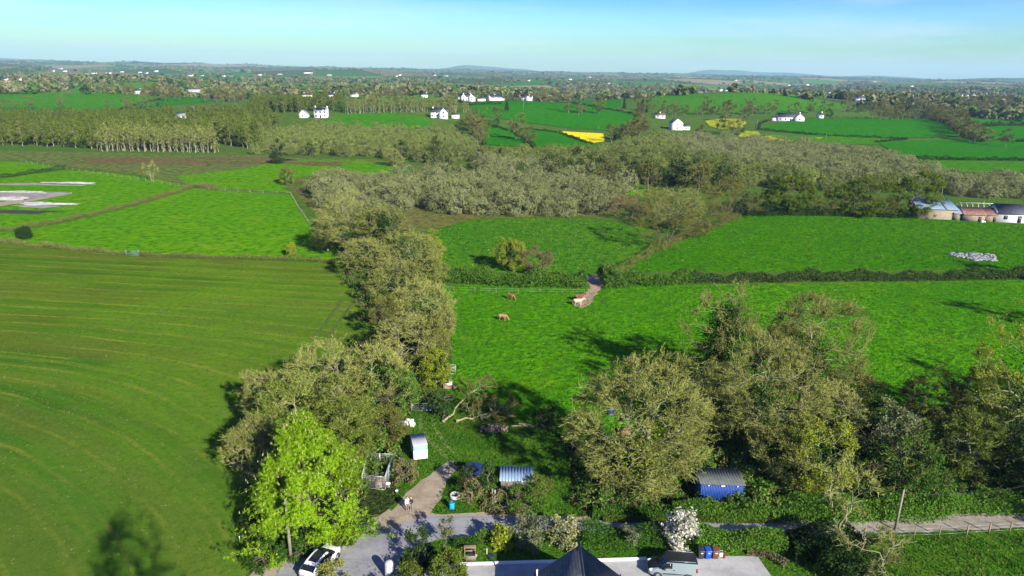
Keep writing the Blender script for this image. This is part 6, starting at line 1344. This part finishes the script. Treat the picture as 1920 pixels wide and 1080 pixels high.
def cow(p, deg, label, m, graze=True, sc=1.0):
    t = thing('cow', p, deg, label, 'cow', 'cattle of the meadow'); t.scale = (sc,) * 3; mb = MB()
    def limb(pts, rad, n=12): mb.tube(pts, rad, n)
    limb([(-1.02, 0, 1.12), (-.9, 0, 1.12), (-.62, 0, 1.08), (-.15, 0, 1.0), (.25, 0, 1.0), (.52, 0, 1.08), (.72, 0, 1.12)], [.08, .23, .31, .37, .36, .32, .16], 18)
    limb([(-.6, 0, 1.22), (0, 0, 1.17), (.6, 0, 1.24)], [.16, .18, .16])
    if graze: limb([(.5, 0, 1.16), (.82, .02, .98), (1.02, .04, .68)], [.26, .19, .14]); limb([(1.0, .04, .76), (1.12, .05, .5), (1.24, .06, .26), (1.29, .06, .2)], [.09, .135, .10, .07]); ex, ez = .98, .72
    else: limb([(.5, 0, 1.12), (.82, .03, 1.28), (1.02, .06, 1.40)], [.27, .20, .15]); limb([(.96, .06, 1.44), (1.12, .08, 1.36), (1.36, .11, 1.2), (1.42, .12, 1.16)], [.10, .145, .105, .075]); ex, ez = 1.02, 1.46
    for s_ in (-1, 1):
        limb([(ex, s_ * .08 + .05, ez), (ex - .03, s_ * .24 + .05, ez + .01)], [.045, .03], 8)
        a = .08 * s_
        limb([(.46, s_ * .16, 1.0), (.46 + a, s_ * .18, .62), (.48 + a, s_ * .18, .40), (.47 + a, s_ * .18, .12), (.49 + a, s_ * .18, .0)], [.17, .105, .07, .055, .07], 10)
        limb([(-.66, s_ * .15, 1.02), (-.60 - a, s_ * .18, .70), (-.78 - a, s_ * .18, .44), (-.72 - a, s_ * .18, .12), (-.69 - a, s_ * .18, .0)], [.22, .15, .075, .055, .07], 10)
    limb([(-1.0, 0, 1.2), (-1.07, 0, 1.0), (-1.08, 0, .6)], [.04, .033, .03], 8); limb([(-1.08, 0, .64), (-1.08, 0, .42)], [.035, .055], 8)
    o = mb.build('body', m, t, True); r_ = o.modifiers.new('merge', 'REMESH'); r_.mode = 'VOXEL'; r_.voxel_size = .032; r_.use_smooth_shade = True; k_ = o.modifiers.new('soften', 'SMOOTH'); k_.factor = .5; k_.iterations = 4
    return t
cow(at(958, 562), -38, 'tan cow grazing nearest the thick green hedge', TANC, True, .95); cow(at(943, 601), -12, 'pale brown cow grazing lowest in the meadow', PALE_T, True, .92); cow(at(1084, 573), 8, 'cream cow standing on the trodden mud at the gateway', CREAM, False, 1.05); cow(at(1086, 564), 12, 'dark brown cow standing close behind the cream cow', BRN, False, 1.05)
# ---------------------------------------------------------------- garden plants, verge growth, brambles, rough grass
def bushp(name, u, vb, vt, wpx, leafm, n, ls, label, twm='brown', cat='shrub', **kw):
    p = at(u, vb); H = tall(p, vt); dp = proj((p.x, p.y, H * .5))[2]; rx = wpx / 2 * dp / F; d = dict(trunk=.05, n1=8, n2=36, n3=200, tw=5, twl=.3, tww=.03, leaf=n, lsize=ls, stems=4, zlo=-.12, lump=.2, r0=.07); d.update(kw)
    wc = tree(int(u * 3 + vb), H, rx, **d); return plant(meshes(wc, name, BK['brown'], [TW[twm], LF[leafm], LF['ivy']]), name, p, label, cat)
for u_, vb_, vt_, w_, lf_, lb_ in [(500, 1062, 1020, 70, 'green', 'green undergrowth at the left foot of the chestnut'), (560, 1034, 1005, 80, 'green', 'green undergrowth at the middle foot of the chestnut'), (640, 1010, 985, 70, 'olive', 'grassy bank of weeds at the right foot of the chestnut'), (478, 1000, 955, 50, 'dark', 'dark bush on the striped field side of the chestnut')]: bushp('undergrowth', u_, vb_, vt_, w_, lf_, 3800, .11, lb_)
bushp('round_shrub', 786, 1062, 998, 66, 'dark', 5000, .10, 'big dark round shrub on the lawn beside the lane bend')
bushp('sapling_tree', 836, 1028, 962, 26, 'sage', 900, .09, 'slender pale sapling standing by the lane edge', cat='tree', stems=1, trunk=.4, zlo=.35, n1=6, n2=18, n3=60)
bushp('garden_shrub', 845, 1100, 1030, 66, 'olive', 5200, .10, 'olive green shrub at the bottom edge in front of the kerb'); bushp('garden_shrub', 770, 1100, 1064, 60, 'olive', 2600, .09, 'low shrub at the foot of the gate pillar'); bushp('garden_shrub', 625, 1100, 1052, 56, 'bud', 2600, .09, 'budding shrub overlapping the white car at the bottom edge')
bushp('golden_shrub', 940, 1026, 988, 40, 'yg', 1900, .12, 'golden-leafed small shrub on the garden lawn'); bushp('garden_shrub', 906, 1012, 992, 26, 'hedge', 1500, .08, 'small clipped green bush at the lane edge'); bushp('garden_shrub', 992, 1020, 966, 70, 'sage', 4500, .10, 'sage green shrub left of the cream-flecked shrub'); bushp('variegated_shrub', 1058, 1022, 972, 62, 'cream', 3600, .09, 'cream-flecked shrub above the slate gable')
bushp('sapling_tree', 1183, 1028, 986, 36, 'sage', 1300, .09, 'small staked tree on the lawn between hedge and kerb', cat='tree', stems=1, trunk=.35, zlo=.35, n1=6, n2=18, n3=60)
bushp('blossom_tree', 1274, 1034, 962, 66, 'blossom', 2300, .15, 'white-blossomed small tree behind the panel van', cat='tree', stems=2, trunk=.2, zlo=.1, twm='dark', tw=2)
hedge([(1090, 1018), (1150, 1020), (1215, 1022), (1250, 1020)], 2.2, 2.4, LF['green'], 900, .09, 'bright green garden hedge between lawn and lane'); hedge([(1300, 1016), (1380, 1022), (1470, 1026)], 1.8, 2.6, LF['hedge'], 800, .10, 'green hedge behind the wheelie bins'); hedge([(850, 1024), (900, 1022)], .7, 1.0, LF['green'], 700, .07, 'low strip of green planting on the garden lawn by the lane')
hedge([(1480, 1034), (1560, 1040), (1600, 1064), (1560, 1100)], 2.6, 4.5, LF['dark'], 1200, .12, 'dark shaded hedge right of the concrete pad'); hedge([(1400, 1034), (1440, 1042), (1475, 1062)], .5, 1.2, LF['straw'], 500, .09, 'strip of brown dead growth beside the bins')
hedge([(1110, 966), (1180, 966), (1260, 964)], .9, 1.6, LF['green'], 700, .1, 'green undergrowth along the lane below the great oak'); hedge([(1260, 966), (1330, 968), (1440, 968)], 1.3, 2.2, LF['hedge'], 800, .1, 'thick hedge bank in front of the blue shed'); hedge([(1440, 968), (1560, 968), (1680, 964), (1800, 954), (1930, 944), (2060, 928)], 1.7, 3.4, LF['hedge'], 800, .11, 'long green hedge bank on the far side of the right-hand lane', top=.4)
hedge([(1130, 976), (1200, 977), (1300, 978), (1440, 978)], .5, .7, LF['olive'], 500, .08, 'narrow grassy bank along the shaded lane', cat='verge')
bushp('bramble', 1150, 950, 925, 70, 'green', 2600, .11, 'bright green nettle clump at the foot of the great oak'); bushp('bramble', 985, 944, 918, 90, 'hedge', 5200, .09, 'bramble mound smothering the tin shed'); bushp('bramble', 1010, 925, 895, 60, 'olive', 3000, .09, 'bramble mound right of the tin shed roof'); bushp('bramble', 905, 928, 905, 50, 'hedge', 2400, .09, 'bramble mound below the ivy pillar'); bushp('dead_bramble', 880, 936, 905, 50, 'straw', 1500, .09, 'dead brown bramble around the well ring', 'tan'); bushp('dead_bramble', 755, 900, 868, 56, 'straw', 2600, .09, 'dead bracken beside the dog run', 'tan'); bushp('dead_bramble', 950, 950, 928, 90, 'straw', 2600, .09, 'dead grass tangle in front of the gateposts', 'tan')
p = at(916, 930); wc = tree(333, tall(p, 862), .8, trunk=.3, n1=6, n2=20, n3=80, tw=3, twl=.3, tww=.03, zlo=.1, leaf=3600, lsize=.1, r0=.25); plant(meshes(wc, 'ivy_pillar', BK['brown'], [TW['dark'], LF['ivy']]), 'ivy_pillar', p, 'ivy-smothered dead trunk standing left of the tin shed', 'tree')
bushp('thorn_bush', 878, 925, 868, 34, 'dark', 1200, .09, 'thin dark thorn tree over the navy trailer', 'dark', stems=2, zlo=.1); bushp('bramble', 700, 830, 800, 60, 'green', 2600, .1, 'green undergrowth between belt and white bags'); bushp('bramble', 800, 745, 720, 50, 'green', 2200, .1, 'green bush at the gate end of the belt'); bushp('bramble', 660, 1000, 972, 90, 'hedge', 3600, .09, 'low ivy bank between chestnut and dirt track'); bushp('bramble', 1025, 800, 770, 60, 'dark', 2600, .1, 'dark bush in the shade left of the great oak')
br = [tuple(x) for x in S([(1300, 955), (1290, 830), (1450, 800), (1720, 790), (1990, 740), (2080, 930), (1690, 955), (1440, 962)], 2.3, 71)] + [tuple(x) for x in S([(690, 960), (745, 850), (720, 790), (830, 720), (850, 600), (770, 550), (700, 520), (640, 470), (700, 640), (500, 780), (470, 1000), (520, 1040), (640, 1000)], 2.6, 72)] + [tuple(x) for x in S([(1080, 960), (1090, 840), (1290, 830), (1300, 955)], 2.4, 73)]
put('bramble', br, 'one of the low brambles carpeting the ground under the trees', 'bush', 'brambles under the trees', (.6, 1.5), 12, 295)
def tufts(name, px, dens, h, wdt, mats, label, seed, world=False, frac=(.8,)):
    P = ring(px); q = np.random.default_rng(seed); xs = [p[0] for p in P]; ys = [p[1] for p in P]; A_ = (max(xs) - min(xs)) * (max(ys) - min(ys)); n = int(A_ * dens); X = q.uniform(min(xs), max(xs), n); Y = q.uniform(min(ys), max(ys), n)
    k = inpoly(P, X, Y); X, Y = X[k], Y[k]; cl_ = np.sin(X * .9 + np.sin(Y * .6) * 2) * np.sin(Y * 1.1 + np.sin(X * .5)) ; k = q.random(len(X)) < .55 + .45 * cl_; X, Y = X[k], Y[k]; n = len(X)
    B = np.stack([X, Y, hgt(X, Y)], 1); mb = MB(); pick = q.random(n) < frac[0]
    for m_, kk in enumerate((pick, ~pick)):
        Bk = np.repeat(B[kk], 3, 0) + q.normal(size=(kk.sum() * 3, 3)) * np.array([wdt, wdt, 0]) * .6
        if len(Bk) == 0: continue
        D = unit(q.normal(size=Bk.shape) * .55 + np.array([0, 0, 1])); v, f = slivers(q, Bk, D, h * q.uniform(.5, 1.3, len(Bk)), wdt * q.uniform(.5, 1.2, len(Bk))); mb.add(v, f, m_)
    tag(mb.build(name, mats), label, 'grass', None, 'stuff')
tufts('grass', [(838, 740), (846, 600), (832, 535), (1110, 541), (1300, 536), (1925, 527), (2060, 532), (2060, 720), (1700, 772), (1300, 800), (1080, 800), (900, 770)], 5, .26, .16, [LF['blade'], LF['bud']], 'short green grass of the cow meadow', 81, frac=(.97,))
tufts('grass', [(1172, 508), (1380, 408), (1720, 410), (1920, 422), (2050, 430), (2080, 504), (1500, 507)], 2.2, .36, .24, [LF['blade'], LF['bud']], 'lush green grass of the big pasture', 82, frac=(.97,))
tufts('grass', [(818, 430), (960, 411), (1100, 413), (1208, 428), (1210, 470), (1130, 516), (960, 511), (815, 505)], 2.4, .38, .25, [LF['blade'], LF['bud']], 'long tussocky grass of the rough meadow', 83, frac=(.9,))
tufts('crop', [(0, 640), (400, 560), (640, 560), (690, 640), (520, 760), (430, 900), (430, 1078), (-40, 1078)], 9, .16, .11, [LF['crop'], LF['straw']], 'young green crop of the striped field', 88, frac=(.93,))
tufts('rough_grass', [(690, 960), (750, 860), (720, 790), (790, 740), (850, 740), (900, 790), (1060, 800), (1120, 970), (900, 962), (800, 965), (850, 880), (830, 860), (740, 940)], 16, .32, .10, [LF['blade'], LF['olive']], 'rough green grass around the yard and track', 84, frac=(.85,))
tufts('rough_grass', [(1440, 1010), (1700, 1008), (1930, 998), (2080, 985), (2150, 1100), (1500, 1100)], 22, .34, .10, [LF['blade'], LF['bud']], 'rough lush grass of the fenced paddock', 85, frac=(.88,))
tufts('rough_grass', [(745, 1062), (790, 1026), (870, 1012), (1000, 1006), (1210, 1006), (1210, 1045), (870, 1054)], 22, .12, .06, [LF['blade'], LF['bud']], 'mown grass of the garden lawn', 86, frac=(.95,))
tufts('rough_grass', [(1080, 960), (1080, 850), (1300, 815), (1720, 780), (2080, 720), (2140, 930), (1690, 962), (1440, 968)], 9, .4, .10, [LF['green'], LF['straw']], 'shaded rough grass under the trees right of the yard', 87, frac=(.8,))
